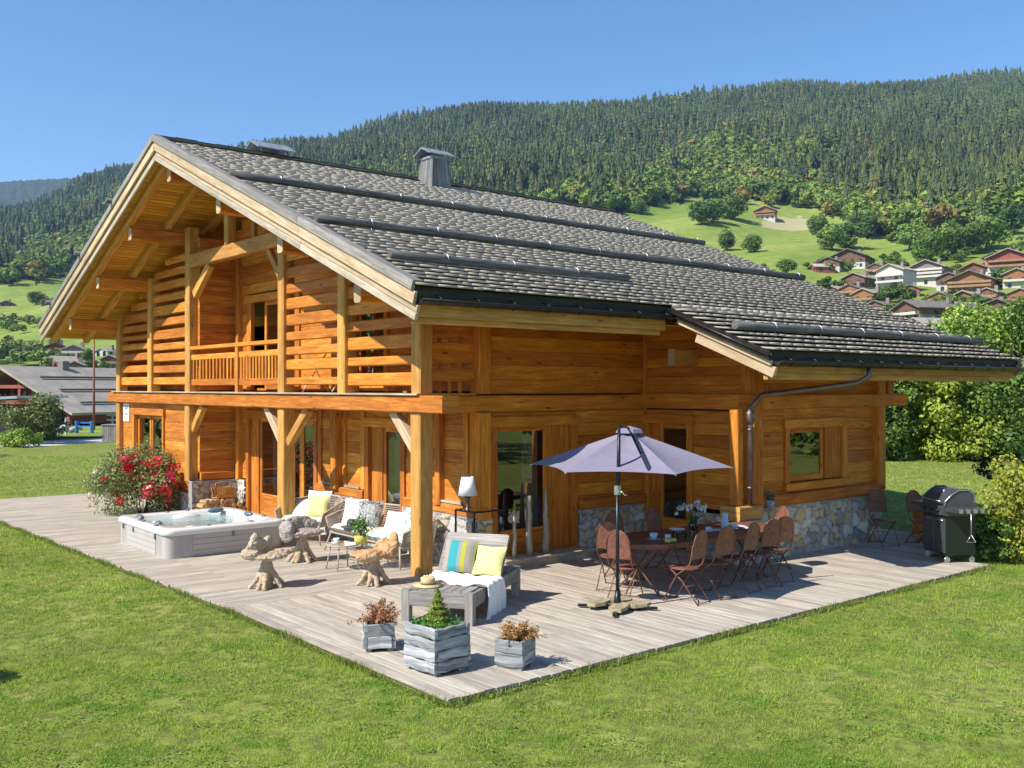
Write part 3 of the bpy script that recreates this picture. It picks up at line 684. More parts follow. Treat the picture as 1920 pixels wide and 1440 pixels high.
def hill_z(u, d):
    u = np.atleast_1d(np.asarray(u, float)); d = np.atleast_1d(np.asarray(d, float))
    i = np.clip(np.searchsorted(UK, u)-1, 0, len(UK)-2); fu = np.clip((u-np.array(UK)[i])/(np.array(UK)[i+1]-np.array(UK)[i]), 0, 1); fu = fu*fu*(3-2*fu)
    j = np.clip(np.searchsorted(DD, d)-1, 0, len(DD)-2); fd = np.clip((d-np.array(DD)[j])/(np.array(DD)[j+1]-np.array(DD)[j]), 0, 1)
    a = ZT[i, j]*(1-fd)+ZT[i, j+1]*fd; b = ZT[i+1, j]*(1-fd)+ZT[i+1, j+1]*fd
    z = a*(1-fu)+b*fu
    w_ = np.clip((d-300)/500, 0, 1)
    z = z+w_*(6*np.sin(u*.011+d*.011)+4*np.sin(u*.023-d*.017))
    z = np.where(d < 95, GZ+np.clip((d-60)/35, 0, 1)*(z-GZ), z)
    return z
def forest_mask(u, d):
    """1 = wood, 0 = meadow; the wood's lower edge, seen as a picture row, by column"""
    v = 727-(hill_z(u, d)-CZ)/d*FPX
    e = np.interp(u, [-900, 0, 100, 180, 250, 560, 900, 1150, 1220, 1300, 1400, 1500, 1560, 1620, 1700, 1800, 1920, 2800], [530, 532, 520, 495, 470, 450, 430, 400, 385, 372, 378, 385, 400, 440, 450, 430, 395, 380])
    e = e+6*np.sin(u*.11)+4*np.sin(u*.27+2)
    return (v < e).astype(float)
us = np.concatenate([np.linspace(-900, -110, 30), np.linspace(-100, 2000, 420), np.linspace(2030, 2800, 28)]); ds = np.concatenate([np.linspace(59.5, 400, 80), np.linspace(412, 1650, 100), [1760, 1900]])
Ug, Dg = np.meshgrid(us, ds); Zg = hill_z(Ug.ravel(), np.minimum(Dg.ravel(), 1650)).reshape(Ug.shape)
Zg[-2] -= 30; Zg[-1] -= 120
XY = np.array([CX, CY])+FW*Dg[..., None]+RT*((Ug-960)/FPX*Dg)[..., None]
Vh = np.concatenate([XY, Zg[..., None]], -1).reshape(-1, 3); nn = np.arange(Ug.size).reshape(Ug.shape)
Fh = np.stack([nn[:-1, :-1], nn[:-1, 1:], nn[1:, 1:], nn[1:, :-1]], -1).reshape(-1, 4)
fu, fd_ = Ug.ravel()[Fh].mean(1), Dg.ravel()[Fh].mean(1)
vv = 727-(Vh[Fh][:, :, 2].mean(1)-CZ)/fd_*FPX
mk = forest_mask(fu, fd_); dry = ((np.abs(fu-1490)/62)**2+(np.abs(vv-420)/13)**2 < 1).astype(float)
np_c = np.stack([mk, dry*.8, mk*0], 1)
hill = np_mesh('hillside', Vh, Fh, M['hillside'], col=np_c, smooth=True); tag(hill, kind='structure')
mb = MB(); s = 600
# flat valley ground, one sheet out to the foot of the slopes and all round
gp = [(-700, -700, GZ), (700, -700, GZ), (700, 700, GZ), (-700, 700, GZ)]
nG = 60; xs = np.linspace(-60, 110, nG); 
c = at_depth(960, 100)
ga = np.linspace(0, 2*np.pi, 73)[:-1]; rr = [0, 4, 10, 20, 35, 50, 57, 64, 75, 97, 160, 400, 1500, 2300]
Vg = [(CX, CY, GZ)]; 
gmb = MB(); gmb.v = [(CX, CY, GZ)]
for r_ in rr[1:]:
    for a in ga:
        x, y = CX+r_*math.cos(a), CY+r_*math.sin(a); dep = (x-CX)*FW[0]+(y-CY)*FW[1]
        z = GZ-min(25, max(0, dep-57)*.12)
        gmb.v.append((x, y, z))
n = len(ga)
for j in range(n): gmb.face((0, 1+j, 1+(j+1) % n))
for i in range(len(rr)-2):
    for j in range(n): a = 1+i*n+j; b = 1+i*n+(j+1) % n; gmb.face((a, a+n, b+n, b))
grd = gmb.build('ground', M['lawn']); tag(grd, kind='structure')
# far blue mountain at the left
t = NT('far_mountain'); o = t.n('TexCoord').outputs['Object']; a = t.noise(o, .006, 6, .7)
v = t.n('TexNoise', {'Vector': o, 'Scale': .05, 'Detail': 5}).outputs[0]
colr = t.ramp(t.math('ADD', t.math('MULTIPLY', a, .5), t.math('MULTIPLY', v, .5)), [(.4, (.018, .035, .025)), (.62, (.035, .06, .035)), (.70, (.22, .21, .20))])
M['far_mountain'] = t.set(Base_Color=colr, Roughness=1.)
um = np.linspace(-420, 430, 220); dm = np.linspace(2300, 3100, 60)
U2, D2 = np.meshgrid(um, dm); crest = np.interp(U2, [-1500, -300, 0, 60, 140, 170, 235, 300, 420, 800], [420, 365, 343, 338, 335, 325, 308, 296, 300, 380])
k2 = (D2-2300)/800; g2 = RG.normal(0, 1, U2.shape)
V2_ = 560+(crest-560)*np.sin(np.clip(k2/.8, 0, 1)*np.pi/2)+g2*1.6; Z2 = CZ+D2*(727-V2_)/FPX; Z2 = np.where(k2 > .8, Z2-(k2-.8)*700, Z2)
XY2 = np.array([CX, CY])+FW*D2[..., None]+RT*((U2-960)/FPX*D2)[..., None]
nn = np.arange(U2.size).reshape(U2.shape); F2 = np.stack([nn[:-1, :-1], nn[:-1, 1:], nn[1:, 1:], nn[1:, :-1]], -1).reshape(-1, 4)
fm = np_mesh('far_mountain', np.concatenate([XY2, Z2[..., None]], -1).reshape(-1, 3), F2, M['far_mountain']); tag(fm, kind='structure')
# ---- deck boards
dmb = MB(); W = .142
def xmin(y): return -3.08 if y < -.12 else -3.10-.35*(y+.12)/11.4
y = -.1
while y < 15.6:
    x0 = xmin(y)+random.uniform(-.015, .015); x1 = 1.3
    cuts = [x0]+sorted(random.sample([x0+.9, x0+1.9, x0+2.7, x0+3.4], 1))+[x1]
    for a, b in zip(cuts, cuts[1:]): dmb.box(a+.002, b-.002, y, y+W-.007, -.03, 0, .004)
    y += W
x = -3.08
while x < 10.2:
    y0 = (-5.04 if x < 7.75 else -3.9)+random.uniform(-.012, .012); y1 = -.105
    m = random.uniform(y0+1.2, y1-1.2)
    for a, b in ((y0, m), (m, y1)): dmb.box(x, x+W-.007, a+.002, b-.002, -.03, 0, .004)
    x += W
dk = dmb.build('deck', M['deck_board']); tag(dk, kind='structure')
mb = MB()
mb.box(-3.06, 7.74, -5.0, -4.96, -.2, -.032); mb.box(-3.05, -3.01, -5., 0, -.2, -.032); mb.box(7.7, 7.74, -5, -3.9, -.2, -.032)
mb.beam((-3.05, 0, -.11), (-3.42, 15.5, -.11), .04, .15); mb.box(-3.4, .3, 15.55, 15.6, -.2, -.032)
o = mb.build('deck_edge', M['eave_dark']); tag(o, kind='structure')
mb = MB(); mb.quad([(-3., -4.95, -.1), (10, -4.95, -.1), (10, 0, -.1), (-3., 0, -.1)]); mb.quad([(-3.05, 0, -.1), (1.3, 0, -.1), (1.3, 15.5, -.1), (-3.3, 15.5, -.1)])
o = mb.build('deck_underside', M['interior']); tag(o, kind='structure')
# ================================================================ THINGS ON THE DECK
def xyz(p): return Vector((p[0], p[1], p[2]))
def pillow(w, h, t, n=10, puff=.5):
    mb = MB(); g = [[None]*(n+1) for _ in range(n+1)]
    for sgn in (1, -1):
        for i in range(n+1):
            for j in range(n+1):
                a, b = i/n*2-1, j/n*2-1; e = max(0, (1-abs(a)**2.6)*(1-abs(b)**2.6))**puff
                k = 1-.07*(1-abs(b))*abs(a)**2; q = 1-.07*(1-abs(a))*abs(b)**2
                g[i][j] = len(mb.v); mb.v.append((a*w/2*k, b*h/2*q, sgn*t/2*e+sgn*.004))
        for i in range(n):
            for j in range(n):
                f = (g[i][j], g[i+1][j], g[i+1][j+1], g[i][j+1])
                uv = [(i/n, j/n), ((i+1)/n, j/n), ((i+1)/n, (j+1)/n), (i/n, (j+1)/n)]
                if sgn < 0: f = f[::-1]; uv = uv[::-1]
                mb.face(f, uv, .5, True)
    return mb
def cloth(name, c, nz=.08, rough=.95, sc=40, bump=.3):
    t = NT(name); g = t.noise(t.obj(), sc, 3); col = t.ramp(g, [(.3, tuple(x*(1-nz) for x in c)), (.7, tuple(min(1, x*(1+nz)) for x in c))])
    M[name] = t.set(Base_Color=col, Roughness=rough, Specular_IOR_Level=.15, Normal=t.bump(g, bump, .004)); return M[name]
cloth('cushion_white', (.74, .73, .70)); cloth('cushion_yellow', (.72, .66, .27)); cloth('cushion_cream', (.60, .57, .48)); cloth('knit_white', (.80, .79, .78), .12, sc=25, bump=.8)
cloth('fur_grey', (.34, .33, .32), .5, sc=30, bump=1.); cloth('umbrella_cloth', (.225, .205, .27), .05, .8, 8, .1); cloth('felt_dark', (.09, .085, .08)); cloth('navy_webbing', (.025, .03, .055)); cloth('straw', (.62, .45, .22), .25, .8, 60)
def leafprint():
    t = NT('leaf_print'); o = t.obj(9); v = t.n('TexVoronoi', {'Vector': o, 'Scale': 1.4}, feature='F1').outputs['Distance']
    col = t.ramp(v, [(.25, (.20, .36, .26)), (.45, (.42, .58, .50)), (.6, (.68, .76, .72))]); M['leaf_print'] = t.set(Base_Color=col, Roughness=.95)
leafprint()
def striped():
    t = NT('stripes'); u = t.n('SeparateXYZ', {0: t.n('UVMap').outputs[0]}).outputs[0]
    col = t.n('ValToRGB', {0: u}); e = col.color_ramp; e.interpolation = 'CONSTANT'; el = e.elements
    el[0].position = 0; el[0].color = (.42, .36, .30, 1); el[1].position = .18; el[1].color = (.02, .36, .38, 1)
    for p, c in ((.46, (.30, .34, .36, 1)), (.56, (.50, .45, .02, 1)), (.70, (.34, .30, .24, 1)), (.96, (.45, .42, .05, 1))): x = el.new(p); x.color = c
    g = t.noise(t.obj(), 80, 3); M['stripes'] = t.set(Base_Color=t.mix(t.math('MULTIPLY', g, .5), col.outputs[0], (.1, .1, .09)), Roughness=.95, Normal=t.bump(g, .8, .004))
striped()
plain('wicker', (.42, .35, .27), .6, 0, .2, 30); plain('rust_metal', (.21, .085, .052), .55, .2, .35, 14); plain('black_metal', (.025, .027, .03), .35, .6, .2)
plain('acrylic', (.68, .675, .65), .2); plain('tub_panel', (.44, .40, .37), .5, 0, .05, 5); plain('tub_grey', (.13, .16, .19), .35); plain('porcelain', (.55, .66, .76), .15); plain('steel', (.55, .56, .58), .3, .9, .1)
plain('bbq_black', (.022, .024, .027), .25, .3, .1); plain('bbq_grey', (.10, .105, .115), .35, .5, .1); plain('bbq_green', (.018, .028, .022), .3, .2, .1); plain('slate', (.30, .25, .15), .8, 0, .3, 10); plain('yellow_glaze', (.66, .55, .12), .3, 0, .1)
plain('soil', (.06, .04, .03), .95, 0, .4, 30); plain('clear_glass', (.9, .95, .95), .02, Transmission_Weight=1., IOR=1.45); plain('lamp_white', (.86, .87, .90), .5)
plain('candle_blue', (.28, .33, .42), .8)
# ---- root-wood seats: joined lobes of driftwood smoothed into one lump
def root_mat(name, pale, warm, dark, k):
    t = NT(name); o = t.obj(); g = t.noise(o, 5, 4, .6, 1.); h = t.noise(o, 22, 4, .6, 2.)
    col = t.mix(t.ramp(g, [(k, (0, 0, 0)), (k+.14, (1, 1, 1))]), warm, pale); col = t.mix(t.ramp(h, [(.34, (1, 1, 1)), (.44, (0, 0, 0))]), col, dark)
    M[name] = t.set(Base_Color=col, Roughness=.6, Normal=t.bump(h, .7, .02))
root_mat('root_pale', (.50, .43, .34), (.46, .33, .19), (.17, .12, .08), .44); root_mat('root_grey', (.37, .33, .31), (.38, .29, .21), (.12, .10, .09), .40)
root_mat('root_orange', (.55, .38, .22), (.54, .29, .12), (.26, .15, .09), .50)
clouds = bpy.data.textures.new('lumps', 'CLOUDS'); clouds.noise_scale = .09
furrows = bpy.data.textures.new('furrows', 'CLOUDS'); furrows.noise_scale = .03
def lumpy(o, vox=.011, disp=.028, it=3):
    m = o.modifiers.new('r', 'REMESH'); m.mode = 'VOXEL'; m.voxel_size = vox; m.use_smooth_shade = True
    m = o.modifiers.new('d', 'DISPLACE'); m.texture = clouds; m.strength = disp; m.mid_level = .5; m.texture_coords = 'LOCAL'
    m = o.modifiers.new('s', 'SMOOTH'); m.iterations = it; m.factor = .5
    if it > 1:
        m = o.modifiers.new('f', 'DISPLACE'); m.texture = furrows; m.strength = .022; m.mid_level = .5; m.texture_coords = 'LOCAL'
def ell(mb, c, r, n=12):
    prof = [(max(1e-5, math.sin(math.pi*i/8)), -math.cos(math.pi*i/8)) for i in range(9)]; s0 = len(mb.v)
    mb.tube_prof(prof, (0, 0, 0), n, .5, True)
    for i in range(s0, len(mb.v)): v = mb.v[i]; mb.v[i] = (c[0]+v[0]*r[0], c[1]+v[1]*r[1], c[2]+v[2]*r[2])
def root_seat(x, y, rz, mat, mat2, label, seat, back, spread=.2, sc=1.):
    t = thing('root_wood_chair', label, 'chair', (x, y, 0), R(rz), 'driftwood root chairs on the deck')
    mb = MB(); n = 8
    for k in range(n):
        a = 6.283*k/n+random.uniform(-.3, .3); q = spread*random.uniform(.75, 1.15)
        mb.tube([(math.cos(a)*q*1.1, math.sin(a)*q, .0), (math.cos(a)*q*.72, math.sin(a)*q*.7, .09), (math.cos(a)*.07, math.sin(a)*.07, .24), (0, 0, .40)], [.028, .036, .045, .06], 8)
    mb.tube([(0, 0, .0), (0, 0, .18), (.02, 0, .45)], [.11, .075, .07], 9); o = mb.build('root_base', M[mat2], t); lumpy(o)
    o.scale = (sc,)*3
    mb = MB()
    for (c, r) in seat: ell(mb, c, r)
    for (c, r) in back: ell(mb, c, r)
    o = mb.build('seat', M[mat], t); lumpy(o, disp=.045); o.scale = (sc,)*3; return t
root_seat(-2.12, .82, 20, 'root_pale', 'root_pale', 'pale driftwood root chair standing nearest the lawn, in front of the hot tub',
    [((.02, -.05, .46), (.28, .24, .055)), ((.28, -.16, .49), (.16, .06, .04)), ((-.2, .1, .50), (.14, .16, .09)), ((.05, .1, .48), (.22, .16, .07))],
    [((-.12, .08, .60), (.19, .09, .13)), ((-.15, .08, .72), (.075, .06, .08)), ((.10, .08, .62), (.12, .07, .11)), ((.2, -.1, .50), (.26, .07, .045))], .24)
root_seat(-.72, 2.42, 5, 'root_grey', 'root_pale', 'grey driftwood root chair beside the hot tub and the porch post',
    [((.05, 0, .48), (.34, .26, .06)), ((-.26, .06, .50), (.10, .18, .17))],
    [((.0, .15, .62), (.30, .07, .13)), ((.22, .12, .58), (.16, .09, .10)), ((-.28, .05, .56), (.10, .17, .14))], .22)
root_seat(-.80, .02, -10, 'root_orange', 'root_pale', 'orange-brown driftwood root chair beside the corner post and the glass side table',
    [((-.05, 0, .45), (.32, .24, .06)), ((-.1, -.12, .44), (.24, .12, .09)), ((.22, 0, .48), (.14, .2, .13))],
    [((.30, -.04, .60), (.07, .12, .16)), ((.22, .14, .52), (.16, .1, .12))], .22)
# ---- hot tub
ht = thing('hot_tub', 'white square hot tub full of clear water with a grey panelled cabinet', 'hot tub', (-1.36, 5.22, 0), 0)
W2, L2 = 1.12, 1.27
def rrect(w, l, r, z, n=6):
    out = []
    for (sx, sy, a0) in ((1, 1, 0), (-1, 1, 90), (-1, -1, 180), (1, -1, 270)):
        for k in range(n+1): a = R(a0+90*k/n); out.append((sx*(w-r)+math.cos(a)*r, sy*(l-r)+math.sin(a)*r, z))
    return out
def loft(mb, rings, sm=True, close=False, r=.5):
    n = len(rings[0]); n0 = len(mb.v)
    for q in rings: mb.v += q
    for i in range(len(rings)-1):
        for j in range(n):
            a = n0+i*n+j; b = n0+i*n+(j+1) % n; mb.face((a, b, b+n, a+n), [(j/n, i), ((j+1)/n, i), ((j+1)/n, i+1), (j/n, i+1)], r, sm)
    if close: mb.face([n0+(len(rings)-1)*n+j for j in range(n)], None, r)
mb = MB(); loft(mb, [rrect(W2-.04, L2-.04, .16, 0), rrect(W2-.04, L2-.04, .16, .40)]); 
for k in range(6):                                            # grooves of the corner posts and edges
    for (sx, sy) in ((-1, -1), (-1, 1), (1, -1)):
        mb.box(sx*(W2-.042)-.006, sx*(W2-.042)+.006, sy*(L2-.26-.05*k)-.018, sy*(L2-.26-.05*k)+.018, .02, .39); mb.box(sx*(W2-.26-.04*k)-.016, sx*(W2-.26-.04*k)+.016, sy*(L2-.042)-.006, sy*(L2-.042)+.006, .02, .39)
cab = mb.build('cabinet', M['tub_panel'], ht)
for k in range(4):
    mb = MB(); mb.box(-W2+.028, -W2+.04, -L2+.52, L2-.52, .02+k*.095, .02+k*.095+.09, .003); mb.build('cabinet_slat', M['tub_panel'], cab)
    mb = MB(); mb.box(-W2+.5, W2-.5, -L2+.028, -L2+.04, .02+k*.095, .02+k*.095+.09, .003); mb.build('cabinet_slat', M['tub_panel'], cab)
mb = MB()
loft(mb, [rrect(W2-.02, L2-.02, .18, .39), rrect(W2, L2, .2, .41), rrect(W2, L2, .2, .47), rrect(W2-.03, L2-.03, .2, .50), rrect(W2-.20, L2-.20, .3, .50), rrect(W2-.25, L2-.25, .3, .46), rrect(W2-.3, L2-.3, .3, .30), rrect(W2-.55, L2-.55, .25, .27), rrect(W2-.6, L2-.6, .2, -.0)], close=True)
sh = mb.build('shell', M['acrylic'], ht)
for (x, y, a, b) in ((.1, .92, .30, .14), (-.72, .2, .12, .16), (.72, -.2, .14, .3), (.45, -.8, .28, .2), (-.5, -.85, .2, .16)): mb = MB(); ell(mb, (x, y, .38), (a, b, .105)); mb.build('moulded_seat', M['acrylic'], sh)
t = NT('water'); t.set(Base_Color=(.55, .86, .88), Roughness=.03, IOR=1.33, Transmission_Weight=.7, Normal=t.bump(t.noise(t.obj(), 14, 3), .35, .03)); M['water'] = t.m
mb = MB(); n0 = len(mb.v); mb.v += rrect(W2-.27, L2-.27, .28, .415); mb.face(range(len(mb.v))); mb.build('water', M['water'], ht)
for (x, y, a, b, rz) in ((.66, .86, .17, .07, 0), (-.86, .72, .07, .14, 0), (-.90, -.35, .06, .1, 0), (.9, -.1, .06, .16, 0)):
    mb = MB(); ell(mb, (x, y, .50), (a, b, .055)); mb.build('headrest', M['tub_grey'], ht)
for (x, y) in ((-.2, 1.12), (.2, 1.13), (-1.0, .3), (-1.0, .1), (.98, -.6), (.5, -1.12), (-.3, -1.12), (-1.02, -.6)):
    mb = MB(); mb.lathe([(.001, .02), (.035, .02), (.045, .0)], (x, y, .5), 12); mb.build('jet_valve', M['tub_grey'], ht)
for (x, y) in ((-1.1, .9), (-1.1, .35), (-1.1, -.75), (.1, -1.25)):
    mb = MB(); mb.box(x-.015, x+.015, y-.02, y+.02, .30, .38, .006); mb.build('cover_latch', M['tub_grey'], ht)
# ---- wicker seats
def weave_side(mb, pts0, pts1, n, r=.006):
    """n cane strands between a lower and an upper polyline"""
    for k in range(n):
        f = (k+.5)/n; mb.tube([tuple(Vector(a)*(1-f)+Vector(b)*f+Vector((random.uniform(-.004, .004), 0, 0))) for a, b in zip(pts0, pts1)], r, 5)
def wicker(name, x, y, rz, w, label, cat):
    """seat faces local -x, width along y"""
    t = thing(name, label, cat, (x, y, 0), R(rz)); d = .34; h = w/2
    mb = MB()
    base = [(-d, -h, .33), (-d, h, .33), (d, h, .33), (d, -h, .33)]
    for i in range(4): mb.tube([base[i], base[(i+1) % 4]], .016, 8)
    mb.build('seat_frame', M['wicker'], t)
    for (sx, sy) in ((-1, -1), (-1, 1), (1, 1), (1, -1)):
        mb = MB(); mb.tube([(sx*d, sy*h*.95, .34), (sx*(d+.07), sy*(h+.06), 0)], [.017, .013], 8); mb.build('leg', M['wicker'], t)
    lo = [(-d, -h, .34), (-.1, -h-.02, .33), (d*.8, -h, .33), (d+.05, -h*.6, .34), (d+.08, 0, .35), (d+.05, h*.6, .34), (d*.8, h, .33), (-.1, h+.02, .33), (-d, h, .34)]
    hi = [(-d-.03, -h-.09, .58), (-.1, -h-.12, .66), (d*.9, -h-.08, .74), (d+.2, -h*.6, .8), (d+.25, 0, .82), (d+.2, h*.6, .8), (d*.9, h+.08, .74), (-.1, h+.12, .66), (-d-.03, h+.09, .58)]
    mb = MB(); weave_side(mb, lo, hi, 15, .008)
    for a, b in zip(lo, hi): mb.tube([a, b], .010, 6)
    mb.tube(hi, .017, 8); mb.build('woven_back', M['wicker'], t)
    return t
def put(mb, M4):
    mb.xform(M4); return mb
def soft(name, mat, mb, M4, label, cat, group=None):
    o = mb.build(name, M[mat]); o.matrix_world = M4; return tag(o, label, cat, group)
def TM(x, y, z, rx=0, ry=0, rz=0): return Matrix.Translation((x, y, z)) @ Matrix.Rotation(R(rz), 4, 'Z') @ Matrix.Rotation(R(ry), 4, 'Y') @ Matrix.Rotation(R(rx), 4, 'X')
ac = wicker('wicker_armchair', .42, 4.30, 26, .92, 'woven cane armchair with a yellow and a white pillow, beside the middle porch post', 'armchair')
mb = pillow(.66, .98, .17, 12, .22); mb.xform(Matrix.Translation((-.0, 0, .42))); mb.build('seat_cushion', M['leaf_print'], ac)
so = wicker('wicker_sofa', .52, 1.95, 0, 2.35, 'long woven cane sofa behind the corner post, with pillows against its back', 'sofa')
mb = pillow(.66, 1.18, .17, 12, .22); mb.xform(Matrix.Translation((-.02, .6, .41))); mb.build('seat_cushion', M['cushion_cream'], so)
mb = pillow(.66, 1.18, .17, 12, .22); mb.xform(Matrix.Translation((-.02, -.58, .41))); mb.build('seat_cushion', M['leaf_print'], so)
soft('pillow', 'cushion_yellow', pillow(.42, .42, .14), TM(.40, 3.98, .68, 0, -70, 36), 'yellow pillow on the cane armchair', 'pillow')
soft('pillow', 'cushion_white', pillow(.48, .50, .15), TM(.52, 4.16, .72, 0, -73, 32), 'white pillow standing behind the yellow one on the cane armchair', 'pillow')
soft('pillow', 'cushion_cream', pillow(.45, .42, .16), TM(.36, 4.56, .60, 0, -50, 30), 'cream pillow leaning at the left side of the cane armchair', 'pillow')
soft('pillow', 'cushion_white', pillow(.45, .46, .13), TM(.52, 2.82, .70, 0, -70, 30), 'white pillow at the left end of the long cane sofa', 'pillow')
fur = soft('pillow', 'fur_grey', pillow(.48, .46, .17, 16), TM(.55, 2.36, .69, 0, -68, 22), 'shaggy grey fur pillow on the cane sofa', 'pillow')
g_ = np.random.default_rng(5); n = 900; a = g_.uniform(-.22, .22, (n, 2)); base = np.concatenate([a, np.full((n, 1), .06)], 1)
tip = base+np.stack([g_.normal(0, .035, n), g_.normal(-.0, .035, n), g_.uniform(.01, .045, n)], 1); sd = g_.normal(0, .004, (n, 3))
V = np.stack([base-sd, base+sd, tip], 1).reshape(-1, 3); np_mesh('fur', V, np.arange(n*3).reshape(-1, 3), M['fur_grey'], parent=fur)
soft('pillow', 'leaf_print', pillow(.5, .46, .16), TM(.58, 1.02, .68, 0, -66, 18), 'leaf-patterned pillow on the cane sofa, right of the corner post', 'pillow')
soft('pillow', 'cushion_white', pillow(.42, .42, .14), TM(.46, 1.40, .64, 0, -60, 24), 'white pillow on the cane sofa, half behind the corner post', 'pillow')
def hat(x, y, z, mat, label, k=1.):
    t = thing('hat', label, 'hat', (x, y, z)); mb = MB()
    mb.lathe([(.16*k, .012), (.185*k, .004), (.19*k, .012), (.10*k, .022), (.092*k, .03)], (0, 0, 0), 24); mb.build('brim', M[mat], t)
    mb = MB(); mb.lathe([(.096*k, .018), (.09*k, .09*k), (.075*k, .115*k), (.03*k, .108*k), (.0001, .10*k)], (0, 0, 0), 24); mb.build('crown', M[mat], t)
    mb = MB(); mb.lathe([(.0975*k, .022), (.0945*k, .045)], (0, 0, 0), 24); mb.build('hat_band', M['felt_dark' if mat != 'felt_dark' else 'black_metal'], t)
hat(.30, 2.52, .468, 'felt_dark', 'dark grey felt hat on the cream seat cushion of the cane sofa', 1.15)
# ---- side tables with cup and potted plant
def wire_table(x, y, r, h, label):
    t = thing('side_table', label, 'side table', (x, y, 0), R(20)); mb = MB()
    mb.lathe([(.001, h), (r, h), (r, h+.012), (.001, h+.012)], (0, 0, 0), 28, sm=False); mb.build('table_top', M['clear_glass'], t)
    mb = MB(); mb.tube([(math.cos(a)*r, math.sin(a)*r, h) for a in np.linspace(0, 6.283, 29)], .012, 6)
    mb.tube([(math.cos(a)*r*.8, math.sin(a)*r*.8, .12) for a in np.linspace(0, 6.283, 25)], .006, 6); mb.build('rim', M['wicker'], t)
    for k in range(4):
        a = k*math.pi/2+.4; mb = MB(); mb.tube([(math.cos(a)*r*.75, math.sin(a)*r*.75, h), (math.cos(a)*r*1.05, math.sin(a)*r*1.05, 0)], .012, 6); mb.build('leg', M['wicker'], t)
wire_table(-.56, 1.36, .26, .40, 'small round glass side table with a cup, between the root chairs'); wire_table(.06, 1.15, .30, .34, 'low glass side table on thin legs, behind the orange-brown root chair')
def cup(x, y, z, label, mat='porcelain', k=1., group=None):
    t = thing('cup', label, 'cup', (x, y, z), random.uniform(0, 6), group); mb = MB()
    mb.lathe([(.001, .012), (.03*k, .012), (.042*k, .04*k), (.046*k, .075*k), (.042*k, .075*k), (.026*k, .018)], (0, 0, 0), 18); mb.build('bowl', M[mat], t)
    mb = MB(); mb.tube([(.042*k, 0, .062*k), (.068*k, 0, .058*k), (.068*k, 0, .034*k), (.04*k, 0, .028*k)], .005, 6); mb.build('handle', M[mat], t)
    mb = MB(); mb.lathe([(.001, .0), (.04*k, 0), (.078*k, .011), (.078*k, .015), (.04*k, .005), (.001, .005)], (0, 0, 0), 22); mb.build('saucer', M[mat], t); return t
cup(-.64, 1.42, .413, 'small white cup on the round glass side table', 'white_paint', 1.1)
def foliage(name, mat, pts, size, cols, rng, parent=None, nrm=None, fold=.25, asp=1.7):
    """one leaf (two folded triangles as a quad) at every point"""
    n = len(pts); d = rng.normal(0, 1, (n, 3)); d /= np.linalg.norm(d, axis=1)[:, None]
    if nrm is None: nrm = rng.normal(0, 1, (n, 3))+np.array((0, 0, .6))
    else: nrm = nrm+rng.normal(0, .45, (n, 3))
    nrm = nrm/np.linalg.norm(nrm, axis=1)[:, None]
    s = np.cross(d, nrm); s /= np.linalg.norm(s, axis=1)[:, None]+1e-9; f = np.cross(nrm, s)
    L = (size*rng.uniform(.6, 1.3, n))[:, None]; Wd = L/asp
    a = pts-f*L*.5; b = pts+s*Wd*.5+nrm*L*fold*.4; c = pts+f*L*.5; e = pts-s*Wd*.5+nrm*L*fold*.4
    V = np.stack([a, b, c, e], 1).reshape(-1, 3); F = np.arange(n*4).reshape(-1, 4)
    cols = np.array(cols); cc = cols[rng.integers(0, len(cols), n)]*rng.uniform(.75, 1.25, (n, 1))
    return np_mesh(name, V, F, M[mat], col=cc, parent=parent)
pp = thing('potted_plant', 'green plant in a yellow pot beside the round glass side table', 'potted plant', (-.36, 1.14, .413)); mb = MB()
mb.lathe([(.001, 0), (.075, 0), (.105, .06), (.10, .13), (.085, .14), (.08, .12), (.001, .12)], (0, 0, 0), 20); mb.build('pot', M['yellow_glaze'], pp)
g_ = np.random.default_rng(3); p = g_.normal(0, 1, (500, 3))*np.array((.075, .075, .08))+np.array((0, 0, .27)); foliage('leaves', 'leaf', p, .045, [(.10, .24, .04), (.14, .30, .05), (.07, .17, .04)], g_, pp)
mb = MB()
for k in range(9): a = k*.7; mb.tube([(0, 0, .11), (math.cos(a)*.03, math.sin(a)*.03, .2), (math.cos(a)*.08, math.sin(a)*.08, .32)], .004, 5)
mb.build('stem', M['soil'], pp)
# ---- floor lamp on a dark frame stand
lp = thing('lamp', 'white cone-shaded lamp on a dark neck, on the framed stand at the stone pier', 'lamp', (.82, -.12, .97)); mb = MB()
mb.lathe([(.155, .24), (.095, .53), (.09, .53), (.15, .24)], (0, 0, 0), 28); mb.build('lamp_shade', M['lamp_white'], lp)
mb = MB(); mb.lathe([(.001, 0), (.05, 0), (.05, .02), (.02, .05), (.028, .14), (.06, .25), (.001, .25)], (0, 0, 0), 18); mb.build('lamp_neck', M['copper_pipe'], lp)
fs = thing('glass_stand', 'dark framed glass cube stand beside the stone pier, under the white lamp', 'side table', (.92, -.24, 0)); mb = MB()
for (sx, sy) in ((-1, -1), (-1, 1), (1, 1), (1, -1)): mb.box(sx*.24-.012, sx*.24+.012, sy*.24-.012, sy*.24+.012, 0, .99)
for z in (.02, .98):
    for s in (-1, 1): mb.box(-.24, .24, s*.24-.01, s*.24+.01, z-.01, z+.01); mb.box(s*.24-.01, s*.24+.01, -.24, .24, z-.01, z+.01)
mb.build('frame', M['black_metal'], fs)
mb = MB(); mb.box(-.235, .235, -.235, .235, .992, 1.0); mb.build('table_top', M['clear_glass'], fs)
